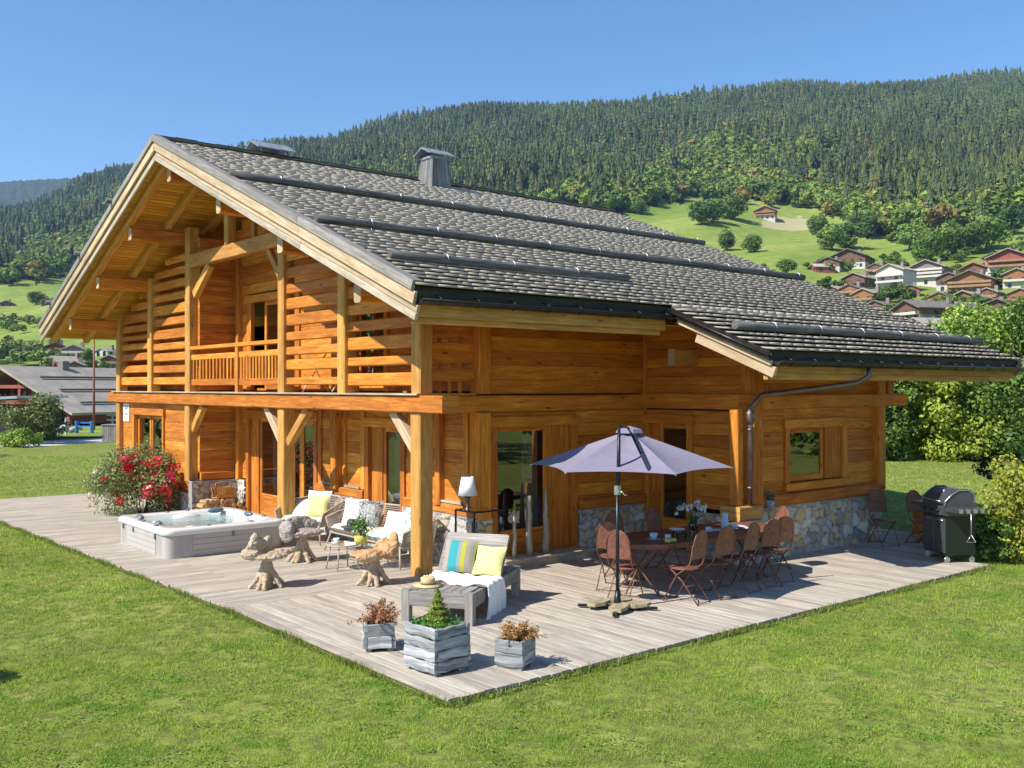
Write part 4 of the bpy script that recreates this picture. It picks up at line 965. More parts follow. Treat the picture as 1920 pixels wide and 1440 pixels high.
# ---- three pointed driftwood stakes on the step
for (x, y, h, r, tp, lab) in ((2.37, -.22, 1.12, .07, .8, 'tallest pointed driftwood stake in front of the terrace door'), (2.0, -.22, .98, .055, .25, 'middle driftwood stake on the door step, blunt at the top'), (1.68, -.24, .78, .04, .5, 'shortest driftwood stake on the door step, nearest the stone pier')):
    mb = MB(); n = 9; mb.tube([(random.uniform(-.008, .008), random.uniform(-.008, .008), h*k/n) for k in range(n+1)], [r*(1-tp*(k/n)**1.3) for k in range(n+1)], 9, wob=.1)
    o = mb.build('wooden_stake', M['wood_greyed_pale'], loc=(x, y, .15)); tag(o, lab, 'stake', 'driftwood stakes on the door step')
# ---- lounger of weathered planks
LZ = 33.; lb = thing('lounger', 'broad weathered grey plank lounger with its back raised, in front of the corner post', 'lounger', (-.66, -2.03, 0), R(LZ))
mb = MB()
for s in (-1, 1): mb.box(-.95, .95, s*.43-.03, s*.43+.03, .20, .38, .008)
for s in (-1, 1): mb.box(s*.95-.03, s*.95+.03, -.40, .40, .20, .38, .008)
mb.build('frame', M['wood_grey'], lb)
for (sx, sy) in ((-1, -1), (-1, 1), (1, 1), (1, -1)):
    mb = MB(); mb.box(sx*.93-.055, sx*.93+.055, sy*.42-.055, sy*.42+.055, 0, .395, .008); mb.build('leg', M['wood_grey'], lb)
mb = MB()
for k in range(7): y0 = -.40+k*.114; mb.box(-.92, .12, y0, y0+.107, .375, .40, .004); mb.box(.62, .92, y0, y0+.107, .375, .40, .004)
mb.build('seat_slats', M['wood_grey'], lb)
mb = MB(); A_ = R(52); ax = Vector((math.cos(A_), 0, math.sin(A_))); h0 = Vector((.16, 0, .40))
for k in range(5):
    if k in (4,): wv = .17
    else: wv = .105
    c = h0+ax*(.06+k*.112+(.03 if k == 4 else 0)); mb.beam(c+Vector((0, -.43, 0)), c+Vector((0, .43, 0)), .025, wv, .004, up=ax)
for y0 in (-.43, .43): mb.beam(h0+Vector((.02, y0, 0)), h0+ax*.6+Vector((.02, y0, 0)), .05, .05, .005)
mb.build('backrest', M['wood_grey'], lb)
def lw(x, y, z, rx=0, ry=0, rz=0): return TM(-.66, -2.03, 0, 0, 0, LZ) @ TM(x, y, z, rx, ry, rz)
soft('pillow', 'stripes', pillow(.46, .46, .15), lw(.18, .13, .63, 0, -62, 2) @ TM(0, 0, 0, 0, 0, -90), 'striped turquoise, yellow and grey pillow on the plank lounger', 'pillow')
soft('pillow', 'cushion_yellow', pillow(.42, .42, .15), lw(.14, -.30, .60, 0, -58, -6), 'plain yellow pillow on the plank lounger beside the striped one', 'pillow')
hat_m = lw(-.72, .22, .402); hat(hat_m.translation.x, hat_m.translation.y, .402, 'straw', 'straw hat lying on the foot of the plank lounger', 1.)
# knitted throw draped over the seat and hanging down one side
bl = thing('throw_blanket', 'white knitted throw with tassels draped across the plank lounger', 'blanket', (-.66, -2.03, 0), R(LZ)); mb = MB(); nx, ny = 34, 60
g_ = np.random.default_rng(9)
def drape(i, j):
    a, b = i/nx, j/ny; s = b*1.62; x = -.50+a*.58+.06*math.sin(b*9+1)-.10*b; y = .44-s; z = .425+.018*math.sin(a*38+math.sin(b*14)*1.4)+.012*math.sin(b*40+a*9)
    if y < -.50: d = -.50-y; y = -.505-.02*math.sin(a*20)-.02; z = .41-d*(.78+.25*math.sin(a*3.2)); x = x+.06*d+d*.25*(a-.5)
    elif y > .38: z = z-.0
    return (x, y, z)
for j in range(ny+1):
    for i in range(nx+1): mb.v.append(drape(i, j))
for j in range(ny):
    for i in range(nx): a = j*(nx+1)+i; mb.face((a, a+nx+1, a+nx+2, a+1), None, .5, True)
o = mb.build('knit', M['knit_white'], bl); m = o.modifiers.new('s', 'SOLIDIFY'); m.thickness = .014
mb = MB()
for i in range(0, nx+1, 2): p = Vector(drape(i, ny)); mb.tube([p, p+Vector((random.uniform(-.01, .01), -.004, -.05)), p+Vector((random.uniform(-.02, .02), 0, -.1))], [.005, .004, .006], 5)
mb.build('tassels', M['knit_white'], bl)
# ---- planters
def planter(x, y, rz, w, h, label, rows=3):
    t = thing('planter', label, 'planter', (x, y, 0), R(rz), 'whitewashed wooden planters at the deck corner'); mb = MB(); s = w/2; hh = (h-.03)/rows
    for k in range(rows):
        z0 = .03+k*hh; o = random.uniform(-.006, .008)
        for sx in (-1, 1): mb.beam((sx*(s-.02)+sx*o, -s, z0+hh/2), (sx*(s-.02)+sx*o, s, z0+hh/2), .04, hh-.006, .008, wob=.009)
        for sy in (-1, 1): mb.beam((-s+.04, sy*(s-.02)+sy*o, z0+hh/2), (s-.04, sy*(s-.02)+sy*o, z0+hh/2), .04, hh-.006, .008, wob=.009)
    mb.build('box', M['wood_white_wash'], t)
    mb = MB(); 
    for sx in (-1, 1): mb.box(sx*s*.7-.03, sx*s*.7+.03, -s*.9, s*.9, 0, .03)
    mb.build('foot', M['wood_grey'], t)
    mb = MB(); mb.quad([(-s+.04, -s+.04, h-.05), (s-.04, -s+.04, h-.05), (s-.04, s-.04, h-.05), (-s+.04, s-.04, h-.05)]); mb.build('soil', M['soil'], t)
planter(-2.58, -4.14, 6, .48, .48, 'largest whitewashed plank planter, holding the little green conifer', 4)
planter(-1.90, -4.58, 24, .32, .31, 'small whitewashed planter on the right, nearest the deck edge', 2)
planter(-2.63, -3.08, -28, .34, .31, 'small whitewashed planter on the left, of rough bark boards', 2)
g_ = np.random.default_rng(21); t = thing('dwarf_conifer', 'little cone-shaped green conifer in the largest planter', 'conifer', (-2.56, -4.12, .44))
n = 3800; hh = g_.uniform(0, 1, n)**1.25; rad = (1-hh)**.85*.135*g_.uniform(.35, 1.08, n)*(1+.28*np.sin(hh*38)); a = g_.uniform(0, 6.283, n)
p = np.stack([np.cos(a)*rad, np.sin(a)*rad, hh*.36+.02], 1); foliage('needles', 'leaf', p, .028, [(.20, .27, .03), (.26, .33, .04), (.13, .19, .03), (.32, .36, .05)], g_, t, nrm=np.stack([np.cos(a), np.sin(a), a*0+.8], 1), asp=2.6)
mb = MB(); mb.tube([(0, 0, -.02), (0, 0, .3)], [.012, .003], 6); mb.build('trunk', M['soil'], t)
p = np.stack([g_.uniform(-.2, .2, 900), g_.uniform(-.2, .2, 900), g_.uniform(0, .1, 900)*g_.uniform(.3, 1, 900)], 1); o = foliage('ground_cover_plant', 'leaf', p+np.array((-2.58, -4.14, .44)), .035, [(.10, .30, .04), (.16, .38, .05), (.08, .2, .03)], g_)
tag(o, 'low bright green leaves filling the largest planter around the conifer', 'plant')
def dry_plant(x, y, z, r, h, cols, label, seed, n=1500, droop=0.):
    g = np.random.default_rng(seed); t = thing('dried_plant', label, 'dried plant', (x, y, z), 0, 'dried plants in the small planters'); mb = MB(); P = []
    for k in range(46):
        a = g.uniform(0, 6.28); q = g.uniform(.2, 1)*r; hz = h*g.uniform(.5, 1.05)*(1-.4*(q/r)**2); d = droop*(g.random() < .35)
        pts = [(math.cos(a)*.03, math.sin(a)*.03, 0), (math.cos(a)*q*.5, math.sin(a)*q*.5, hz*.6), (math.cos(a)*q*(1+d), math.sin(a)*q*(1+d), hz*(1-1.5*d))]
        mb.tube(pts, .0022, 4)
        for m_ in range(n//46): f = g.uniform(.25, 1); c = np.array(pts[1])*(1-f)*2*(f < .5)+0 if False else np.array(pts[0])*(1-f)**2+2*np.array(pts[1])*f*(1-f)+np.array(pts[2])*f*f; P.append(c+g.normal(0, .014, 3))
    mb.build('stem', M['firewood'], t); foliage('dry_leaves', 'leaf', np.array(P), .026, cols, g, t, asp=1.4)
dry_plant(-2.63, -3.08, .27, .24, .30, [(.42, .17, .08), (.50, .24, .12), (.32, .12, .06), (.55, .33, .2)], 'rust-brown dried plant in the left small planter', 1, 2400, .5)
dry_plant(-1.88, -4.60, .27, .26, .20, [(.50, .28, .09), (.58, .36, .14), (.40, .2, .07)], 'tan dried plant in the right small planter', 2, 2400, .2)
# ---- umbrella: bent mast, crank, six-panel canopy, cross foot loaded with slabs
um = thing('umbrella', 'grey-violet garden umbrella on a dark bent mast over the dining table', 'umbrella', (.80, -3.42, 0))
ucx, ucy = .82, .57; RU = 1.43; zr, za = 1.80, 2.30
mb = MB(); mb.tube([(0, 0, .06), (0, 0, 1.62)], .024, 12); mb.tube([(0, 0, 1.60), (.012, 0, 1.72), (.03, .01, 1.9), (.05, .02, 2.42)], [.031, .031, .026, .02], 12); mb.build('mast', M['black_metal'], um)
mb = MB(); mb.box(-.035, .035, -.035, .035, 1.50, 1.62, .008); mb.tube([(0, -.03, 1.55), (.0, -.09, 1.54), (.03, -.10, 1.50), (.06, -.12, 1.50)], .009, 6); mb.build('crank', M['steel'], um)
mb = MB(); mb.tube([(.05, .02, 2.38), (ucx*.5, ucy*.5, 2.37), (ucx, ucy, za+.03)], .016, 8); mb.build('arm', M['black_metal'], um)
tips = [Vector((ucx+RU*math.cos(R(8+60*k)), ucy+RU*math.sin(R(8+60*k)), zr)) for k in range(6)]; ap = Vector((ucx, ucy, za)); mb = MB(); K = 10
for k in range(6):
    A, B = tips[k], tips[(k+1) % 6]; n0 = len(mb.v)
    for i in range(K+1):
        f = i/K
        for j in range(K+1):
            q = j/K; e = A.lerp(B, q); inw = .13*4*q*(1-q); e = e.lerp(Vector((ucx, ucy, zr)), inw*.55); p = ap.lerp(e, f); p.z -= .05*math.sin(math.pi*f)*4*q*(1-q); p.z += .015*f*4*q*(1-q); mb.v.append(tuple(p))
    for i in range(K):
        for j in range(K): a = n0+i*(K+1)+j; mb.face((a, a+K+1, a+K+2, a+1), None, .5, True)
cn = mb.build('canopy', M['umbrella_cloth'], um)
mb = MB(); mb.lathe([(.20, -.035), (.17, .02), (.02, .06), (.001, .06)], ap, 6, sm=False); mb.build('vent', M['umbrella_cloth'], cn)
for k in range(6): mb = MB(); mb.tube([ap-Vector((0, 0, .03)), tips[k]-Vector((0, 0, .015))], .008, 6); mb.build('rib', M['steel'], um)
mb = MB(); sa = R(237); pr = None
for f in np.linspace(.10, 1.0, 9):
    q = (ucx+math.cos(sa)*1.18*f, ucy+math.sin(sa)*1.18*f, za+.012-.49*f+.035*(1-f))
    if pr: mb.beam(pr, q, .065, .012, up=(0, 0, 1), r=.5)
    pr = q
mb.build('strap', M['navy_webbing'], um)
mb = MB()
for a in (40, 130): c, s_ = math.cos(R(a)), math.sin(R(a)); mb.beam((-c*.52, -s_*.52, .035), (c*.52, s_*.52, .035), .05, .03, .004)
mb.lathe([(.05, .03), (.05, .09), (.03, .25), (.001, .25)], (0, 0, 0), 12); mb.build('cross_foot', M['black_metal'], um)
for k, (x, y, a, sx, sy, z, lab) in enumerate(((-.12, .2, 10, .2, .14, .075, 'tan stone slab on the umbrella foot, at its back left'), (.17, .12, -20, .19, .13, .08, 'tan stone slab on the umbrella foot, at its back right'), (-.1, -.14, 30, .19, .13, .065, 'thin tan stone slab on the umbrella foot, at its front left'), (.18, -.17, -35, .2, .13, .07, 'tan stone slab on the umbrella foot, at its front right'))):
    mb = MB(); g = [(math.cos(t_)*sx*random.uniform(.85, 1.15), math.sin(t_)*sy*random.uniform(.85, 1.15)) for t_ in np.linspace(0, 6.283, 8)[:-1]]
    lo = [(p[0], p[1], 0) for p in g]; hi = [(p[0]*.95, p[1]*.95, .035+random.uniform(0, .01)) for p in g]; loft(mb, [lo, hi], False, True); mb.face(list(range(7))[::-1])
    o = mb.build('stone_slab', M['slate'], loc=(.80+x, -3.42+y, z-.02)); o.rotation_euler = (R(random.uniform(-4, 4)), R(random.uniform(-5, 5)), R(a)); tag(o, lab, 'stone slab', 'stone slabs weighting the umbrella foot')
# ---- dining table
tb = thing('dining_table', 'long rust-coloured metal table with clipped corners under the umbrella', 'table', (3.02, -2.90, 0), R(-3)); mb = MB(); a, b, c = 1.62, .56, .42
o8 = [(-a+c, -b), (a-c, -b), (a, -b+.3), (a, b-.3), (a-c, b), (-a+c, b), (-a, b-.3), (-a, -b+.3)]
loft(mb, [[(x, y, .715) for x, y in o8], [(x, y, .74) for x, y in o8]], False, True); mb.face(list(range(8))[::-1]); mb.build('table_top', M['rust_metal'], tb)
mb = MB(); o9 = [(x*.985, y*.97) for x, y in o8]
for i in range(8): p, q = o9[i], o9[(i+1) % 8]; mb.beam((p[0], p[1], .695), (q[0], q[1], .695), .012, .045)
mb.build('apron', M['rust_metal'], tb)
for x in (-1.15, 1.15):
    for s in (-1, 1): mb = MB(); mb.tube([(x-.05, -.42*s, 0), (x-.05, .42*s, .70)], .013, 6); mb.build('leg', M['rust_metal'], tb)
    mb = MB(); mb.tube([(x-.3, 0, .0), (x-.05, .0, .36), (x+.25, 0, .7)], .012, 6); mb.build('brace', M['rust_metal'], tb)
# ---- folding chairs, round backs
def bistro(x, y, rz, label):
    t = thing('folding_chair', label, 'chair', (x, y, 0), R(rz), 'rust-coloured folding chairs'); W = .172; m = M['rust_metal']   # faces local +y
    mb = MB(); mb.lathe([(.001, .452), (.195, .452), (.205, .458), (.195, .466), (.001, .462)], (0, .02, 0), 24); mb.build('seat', m, t)
    mb = MB(); bk = [(-W, -.20, .60), (-W, -.235, .80)]+[(-math.cos(a)*W, -.245-.02*math.sin(a), .80+math.sin(a)*.19) for a in np.linspace(0, math.pi, 11)]+[(W, -.235, .80), (W, -.20, .60)]
    for s in (-1, 1): pass
    fr = [(-W, .24, 0), (-W, .02, .38), (-W, -.16, .50)]+bk+[(W, -.16, .50), (W, .02, .38), (W, .24, 0)]
    mb.tube(fr, .0095, 6); mb.tube([(-W, .23, .02), (W, .23, .02)], .007, 6); mb.tube([(-W, -.20, .60), (W, -.20, .60)], .007, 6); mb.build('back_frame', m, t)
    mb = MB(); arc = [(-W+.008, -.205, .605), (-W+.008, -.236, .80)]+[(-math.cos(a)*(W-.01), -.246-.02*math.sin(a), .80+math.sin(a)*.18) for a in np.linspace(.1, math.pi-.1, 11)]+[(W-.008, -.236, .80), (W-.008, -.205, .605)]
    n = len(arc); mb.v += [(p[0], p[1]+.002, p[2]) for p in arc]+[(p[0], p[1]-.002, p[2]) for p in arc]; mb.face(list(range(n))[::-1]); mb.face(range(n, 2*n))
    mb.build('backrest', m, t)
    for s in (-1, 1):
        mb = MB(); mb.tube([(s*(W-.02), -.30, 0), (s*(W-.02), -.05, .30), (s*(W-.02), .14, .45)], .009, 6); mb.build('leg', m, t)
    mb = MB(); mb.tube([(-W+.02, -.29, .02), (W-.02, -.29, .02)], .007, 6); mb.build('stretcher', m, t); mb = MB(); mb.tube([(-W+.02, -.12, .23), (W-.02, -.12, .23)], .006, 6); mb.build('stretcher', m, t); return t
c0 = bistro(1.86, -3.66, 8, 'folding chair at the near side of the dining table, second from the umbrella mast')
for (x, y, rz, lab) in ((1.26, -3.12, -70, 'folding chair at the left end of the dining table, right behind the umbrella mast'),
    (1.74, -2.40, -62, 'folding chair at the far left corner of the dining table, left of the mast'),
    (2.46, -3.66, -6, 'folding chair at the near side of the dining table, third from the umbrella mast'),
    (3.04, -3.64, 4, 'folding chair at the near side of the dining table, fourth from the umbrella mast'),
    (3.62, -3.60, -10, 'folding chair at the near side of the dining table, fifth from the umbrella mast'),
    (4.08, -3.52, -22, 'folding chair at the near right corner of the dining table'),
    (4.75, -2.95, 70, 'folding chair at the right end of the dining table, against the stone plinth'),
    (2.35, -2.05, 176, 'folding chair at the far side of the dining table, its back towards the stone wall'),
    (3.30, -2.02, 182, 'folding chair at the far side of the dining table, in front of the wing door'),
    (8.35, -2.86, 150, 'folding chair in the shade against the end of the stone plinth'),
    (8.85, -3.35, 160, 'folding chair in the shade just behind the black barbecue')): dup(c0, (x, y, 0), R(rz), lab)
# things on the table
TZ = .742
for (x, y, k, lab) in ((1.98, -2.98, 1.25, 'light blue cup and saucer at the left end of the dining table'), (2.12, -3.12, 1., 'smaller light blue cup beside the yellow dish on the dining table'), (3.15, -3.0, 1., 'light blue cup beside the orchid on the dining table'), (3.7, -3.05, 1., 'light blue cup beside the tall jug on the dining table')): cup(x, y, TZ, lab, 'porcelain', k)
mb = MB(); mb.box(-.07, .07, -.05, .05, 0, .05, .012); o = mb.build('butter_dish', M['yellow_glaze'], loc=(2.02, -3.26, TZ)); tag(o, 'small yellow dish on the dining table near the umbrella mast', 'dish')
mb = MB(); mb.lathe([(.001, 0), (.05, 0), (.12, .05), (.125, .055), (.115, .05), (.05, .008)], (0, 0, 0), 24); o = mb.build('bowl', M['white_paint'], loc=(2.78, -2.72, TZ)); tag(o, 'wide white bowl on the dining table left of the orchid', 'bowl')
for k, (x, y) in enumerate(((2.28, -3.12), (2.37, -3.2), (2.46, -3.14), (2.36, -3.04), (2.5, -3.24))):
    mb = MB(); mb.lathe([(.001, 0), (.028, 0), (.036, .09), (.033, .09), (.025, .006)], (0, 0, 0), 14); o = mb.build('drinking_glass', M['clear_glass'], loc=(x, y, TZ)); tag(o, 'clear drinking glass in the cluster right of the yellow dish', 'glass', 'drinking glasses on the dining table')
jg = thing('jug', 'tall light blue jug on the dining table', 'jug', (3.55, -3.0, TZ), R(200)); mb = MB(); mb.lathe([(.001, 0), (.05, 0), (.062, .08), (.045, .2), (.052, .25), (.046, .25), (.04, .2), (.001, .02)], (0, 0, 0), 20); mb.build('jug_body', M['porcelain'], jg)
mb = MB(); mb.tube([(.045, 0, .22), (.10, 0, .2), (.10, 0, .1), (.055, 0, .06)], .009, 6); mb.build('handle', M['porcelain'], jg)
for (x, y, z, lab) in ((3.35, -2.98, 0, 'white plate on the dining table beside the blue jug'), (3.95, -2.95, 0, 'white plate at the right end of the dining table'), (3.9, -3.2, 0, 'white plate at the near right corner of the dining table')):
    mb = MB(); mb.lathe([(.001, .0), (.07, .0), (.12, .015), (.12, .019), (.07, .006), (.001, .006)], (0, 0, 0), 24); o = mb.build('plate', M['white_paint'], loc=(x, y, TZ)); tag(o, lab, 'plate', 'white plates on the dining table')
orch = thing('orchid', 'white orchid with dark stems in a glass vase on the dining table', 'orchid', (2.98, -2.86, TZ)); mb = MB(); mb.lathe([(.001, 0), (.055, 0), (.07, .1), (.06, .17), (.055, .17), (.05, .02)], (0, 0, 0), 18); mb.build('vase', M['clear_glass'], orch)
g_ = np.random.default_rng(12); mb = MB(); fl = []
for k in range(6):
    a = k*1.05+.4; r_ = .16+.08*g_.random(); pts = [(0, 0, .04), (math.cos(a)*.04, math.sin(a)*.04, .28), (math.cos(a)*r_*.7, math.sin(a)*r_*.7, .42), (math.cos(a)*r_*1.2, math.sin(a)*r_*1.2, .40-.04*k % .1)]; mb.tube(pts, .004, 5)
    for f in np.linspace(.45, 1, 5): p = np.array(pts[1])*(1-f)**2+2*np.array(pts[2])*f*(1-f)+np.array(pts[3])*f*f; fl.append(p+g_.normal(0, .02, 3))
mb.build('stem', M['soil'], orch)
mb = MB()
for k in range(5): a = k*1.3; mb.quad([(0, 0, .12), (math.cos(a+.4)*.07, math.sin(a+.4)*.07, .22), (math.cos(a)*.14, math.sin(a)*.14, .26), (math.cos(a-.4)*.07, math.sin(a-.4)*.07, .22)])
mb.col = (.05, .2, .03); mb.c = [(.05, .2, .03)]*len(mb.f); mb.build('leaves', M['leaf'], orch)
for p in fl:
    mb = MB(); mb.col = (.72, .70, .70)
    for k in range(5): a = k*1.257; c, s_ = math.cos(a), math.sin(a); mb.quad([(0, 0, 0), (c*.02-s_*.014, .008, s_*.02+c*.014), (c*.036, .004, s_*.036), (c*.02+s_*.014, .008, s_*.02-c*.014)])
    mb.build('blossom', M['leaf'], orch, loc=tuple(p)).rotation_euler = (R(g_.uniform(-30, 30)), 0, R(g_.uniform(-60, 10)))
# flower pot on the ledge by the rain pipe
fp = thing('flower_pot', 'small grey-green flower pot on the plinth ledge right of the rain pipe', 'flower pot', (5.35, -2.52, .88)); mb = MB(); mb.lathe([(.001, 0), (.06, 0), (.085, .12), (.09, .14), (.075, .13), (.001, .11)], (0, 0, 0), 16); mb.build('pot', M['candle_blue'], fp)
p = np.random.default_rng(2).normal(0, .05, (160, 3))+np.array((0, 0, .19)); foliage('leaves', 'leaf', p, .04, [(.12, .2, .06), (.3, .2, .15)], np.random.default_rng(2), fp)
# ---- barbecue
bq = thing('barbecue', 'black gas barbecue on wheels with its lid shut, at the right end of the deck', 'barbecue', (7.80, -4.36, 0), R(-122)); mb = MB(); w, d = .34, .26
mb.box(-w, w, -d, d, .13, .78, .01); mb.build('cabinet', M['bbq_green'], bq)
mb = MB(); mb.box(-w+.01, -.005, -d-.012, -d, .16, .74, .004); dr = mb.build('cabinet_door', M['bbq_grey'], bq); mb = MB(); mb.tube([(-w+.04, -d-.03, .70), (-.04, -d-.03, .70)], .009, 6); mb.build('handle', M['steel'], dr)
mb = MB(); mb.box(.005, w-.01, -d-.012, -d, .16, .74, .004); dr = mb.build('cabinet_door', M['bbq_grey'], bq); mb = MB(); mb.tube([(.04, -d-.03, .70), (w-.04, -d-.03, .70)], .009, 6); mb.build('handle', M['steel'], dr)
mb = MB(); mb.box(-w-.02, w+.02, -d-.05, d, .78, .93, .01); cp = mb.build('control_panel', M['bbq_grey'], bq)
for x in (-.2, 0, .2): mb = MB(); mb.tube([(x, -d-.05, .86), (x, -d-.09, .86)], .026, 12); mb.build('knob', M['bbq_black'], cp)
mb = MB(); prof = [(-d-.02, .93), (-d-.02, 1.02), (-.16, 1.13), (-.04, 1.20), (.12, 1.20), (d-.02, 1.13), (d-.02, .93)]; n0 = 0
for x in (-w, w): mb.v += [(x, a, b) for a, b in prof]
n = len(prof)
for i in range(n-1): mb.face((i, i+1, n+i+1, n+i), None, .5, False)
mb.face(range(n)); mb.face(list(range(n, 2*n))[::-1]); ld = mb.build('lid', M['bbq_grey'], bq, bevel=.02)
mb = MB(); mb.tube([(-w+.06, -d-.05, 1.0), (-w+.06, -d-.075, 1.02), (w-.06, -d-.075, 1.02), (w-.06, -d-.05, 1.0)], .012, 8); mb.build('lid_handle', M['steel'], ld)
mb = MB()
for x in (-w-.005, w+.005): mb.tube([(x, a, b) for a, b in prof], .012, 6)
mb.build('lid_trim', M['steel'], ld)
mb = MB(); mb.lathe([(.001, .0), (.04, 0), (.04, .012), (.001, .012)], (0, 0, 0), 16); mb.xform(Matrix.Translation((0, -.10, 1.165)) @ Matrix.Rotation(R(42), 4, 'X')); mb.build('thermometer', M['steel'], ld)
for s in (-1, 1):
    mb = MB(); mb.box(min(s*(w+.02), s*(w+.34)), max(s*(w+.02), s*(w+.34)), -d-.02, d-.02, .86, .93, .015); sh_ = mb.build('side_shelf', M['bbq_grey'], bq)
    mb = MB(); 
    for k in range(4): y0 = -d+.02+k*.125; mb.box(s*(w+.345)-.01, s*(w+.345)+.01, y0, y0+.06, .862, .928)
    mb.build('shelf_trim', M['steel'], sh_)
for (x, y) in ((-.3, -.22), (.3, -.22), (-.3, .22), (.3, .22)):
    mb = MB(); mb.tube([(x-.015, y, .05), (x+.015, y, .05)], .05, 14); mb.tube([(x, y, .05), (x, y, .13)], .012, 6); mb.build('wheel', M['steel'], bq)
tq = thing('grill_tongs', 'steel grill spatula hanging from the shelf of the barbecue', 'spatula', tuple(bq.matrix_world.translation)); tq.location = (7.80, -4.36, 0); tq.rotation_euler = bq.rotation_euler
mb = MB(); mb.tube([(w+.37, -.05, .86), (w+.37, -.05, .52)], .009, 6); mb.build('handle', M['steel'], tq); mb = MB(); mb.tube([(w+.37, -.05, .52), (w+.37, -.13, .40), (w+.37, .03, .40), (w+.37, -.05, .52)], .008, 6); mb.build('blade', M['steel'], tq)
bq.name = 'barbecue'
# storage bench behind
sb = thing('storage_bench', 'dark brown wooden storage bench in the shade behind the barbecue', 'storage bench', (10.0, -3.1, 0), R(10)); mb = MB()
for k in range(4): mb.box(-.7, .7, -.3, -.27, .06+k*.14, .06+k*.14+.135, .006); mb.box(-.7, .7, .27, .3, .06+k*.14, .06+k*.14+.135, .006)
for k in range(4):
    for s in (-1, 1): mb.box(s*.69-.015, s*.69+.015, -.27, .27, .06+k*.14, .06+k*.14+.135, .006)
mb.build('box', M['wood_stained'], sb); mb = MB(); mb.box(-.74, .74, -.34, .34, .63, .66, .006); mb.build('lid', M['wood_stained'], sb)
# ---- firewood by the stone plinth, a stool-like crate on it
g_ = np.random.default_rng(33); lr = .062; k = 0
fw_first = None
for row in range(4):
    for i in range(13-row*2):
        y = 8.86-(i+.5*row)*.001; x = -.02+i*.098+row*.055+g_.uniform(-.012, .012); z = lr+row*.098+g_.uniform(-.006, .006)
        if fw_first is None or k < 6:
            mb = MB(); rr_ = lr*g_.uniform(.8, 1.0); mb.tube([(0, -.16, 0), (0, .16, 0)], [rr_, rr_*.95], int(g_.choice([3, 4, 7, 9])) if k else 9, sm=False, wob=.12); o = mb.build('firewood_log', M['firewood'])
            if fw_first is None: fw_first = []
            fw_first.append(o)
        else: o = fw_first[int(g_.integers(0, len(fw_first)))].copy(); COL.objects.link(o)
        k += 1; o.location = (x, 8.74+g_.uniform(-.05, .05), z); o.rotation_euler = (0, g_.uniform(0, 3), g_.uniform(-.12, .12)); tag(o, 'split log in the firewood stack between the roses and the porch door', 'firewood log', 'split logs stacked against the stone plinth')
bk = thing('wooden_basket', 'small light wooden slatted basket on top of the firewood stack', 'basket', (.62, 8.80, .42), R(8)); mb = MB()
for s in (-1, 1): mb.box(-.24, .24, s*.11-.01, s*.11+.01, 0, .07, .003)
for k in range(8):
    for s in (-1, 1): mb.beam((-.2+k*.057, s*.11, .05), (-.22+k*.063, s*.15, .24), .05, .012)
mb.box(-.24, .24, -.11, .11, .0, .015); mb.build('basket_body', M['wood_post'], bk); mb = MB(); mb.tube([(-.2, 0, .2), (-.2, 0, .34), (.0, 0, .36), (.2, 0, .34), (.2, 0, .2)], .012, 6); mb.build('handle', M['wood_post'], bk)
# ---- notice on the wall
sg = thing('notice', 'white paper notice with printed lines on the gable wall left of the window', 'notice', (.10, 13.86, 2.02)); mb = MB(); mb.box(-.006, .006, -.23, .23, 0, .47); mb.build('sheet', M['white_paint'], sg)
mb = MB()
for (z, l) in ((.39, .13), (.365, .13), (.335, .12), (.315, .13), (.20, .15), (.17, .15), (.11, .16), (.075, .16)): mb.box(-.012, -.008, -.0-l, l, z, z+.012)
mb.build('printing', M['tub_grey'], sg)

# ---- on the balcony behind the slats
dr = thing('drying_rack', 'thin white folding drying rack on the balcony behind the slatted screen', 'drying rack', (.62, 3.9, 2.81), R(4)); mb = MB()
for s in (-1, 1):
    mb.tube([(-.3, s*.5, 0), (.3, s*.5, .85)], .012, 6); mb.tube([(.3, s*.5, 0), (-.3, s*.5, .85)], .012, 6)
for k in range(6): mb.tube([(-.3+k*.12, -.6, .86), (-.3+k*.12, .6, .86)], .006, 5)
mb.build('frame', M['white_paint'], dr)
tw = MB()
for k in range(8):
    tw.quad([(0, k*.045, 0), (0, (k+1)*.045, 0), (.01*(k % 2), (k+1)*.045, .42), (.01*((k+1) % 2), k*.045, .42)], r=k*.1)
o = tw.build('towel', M['candle_blue'], loc=(.24, 4.92, 3.40)); tag(o, 'pale blue towel hanging on the balcony rail beside the middle post', 'towel')
# ================================================================ TREES, VILLAGE, GRASS
def wpos(u, d): p = at_depth(u, d); return float(p[0]), float(p[1]), float(hill_z(u, d)[0])
def hit(u, v, d0=100, d1=1600):
    d = np.linspace(d0, d1, 3000); vv = 727-(hill_z(np.full(3000, u), d)-CZ)/d*FPX; k = np.argmax(vv < v)
    return float(d[k])
def icos(sub=0):
    t = (1+5**.5)/2; V = np.array([(-1, t, 0), (1, t, 0), (-1, -t, 0), (1, -t, 0), (0, -1, t), (0, 1, t), (0, -1, -t), (0, 1, -t), (t, 0, -1), (t, 0, 1), (-t, 0, -1), (-t, 0, 1)], float); V /= np.linalg.norm(V[0])
    F = np.array([(0, 11, 5), (0, 5, 1), (0, 1, 7), (0, 7, 10), (0, 10, 11), (1, 5, 9), (5, 11, 4), (11, 10, 2), (10, 7, 6), (7, 1, 8), (3, 9, 4), (3, 4, 2), (3, 2, 6), (3, 6, 8), (3, 8, 9), (4, 9, 5), (2, 4, 11), (6, 2, 10), (8, 6, 7), (9, 8, 1)])
    return V, F
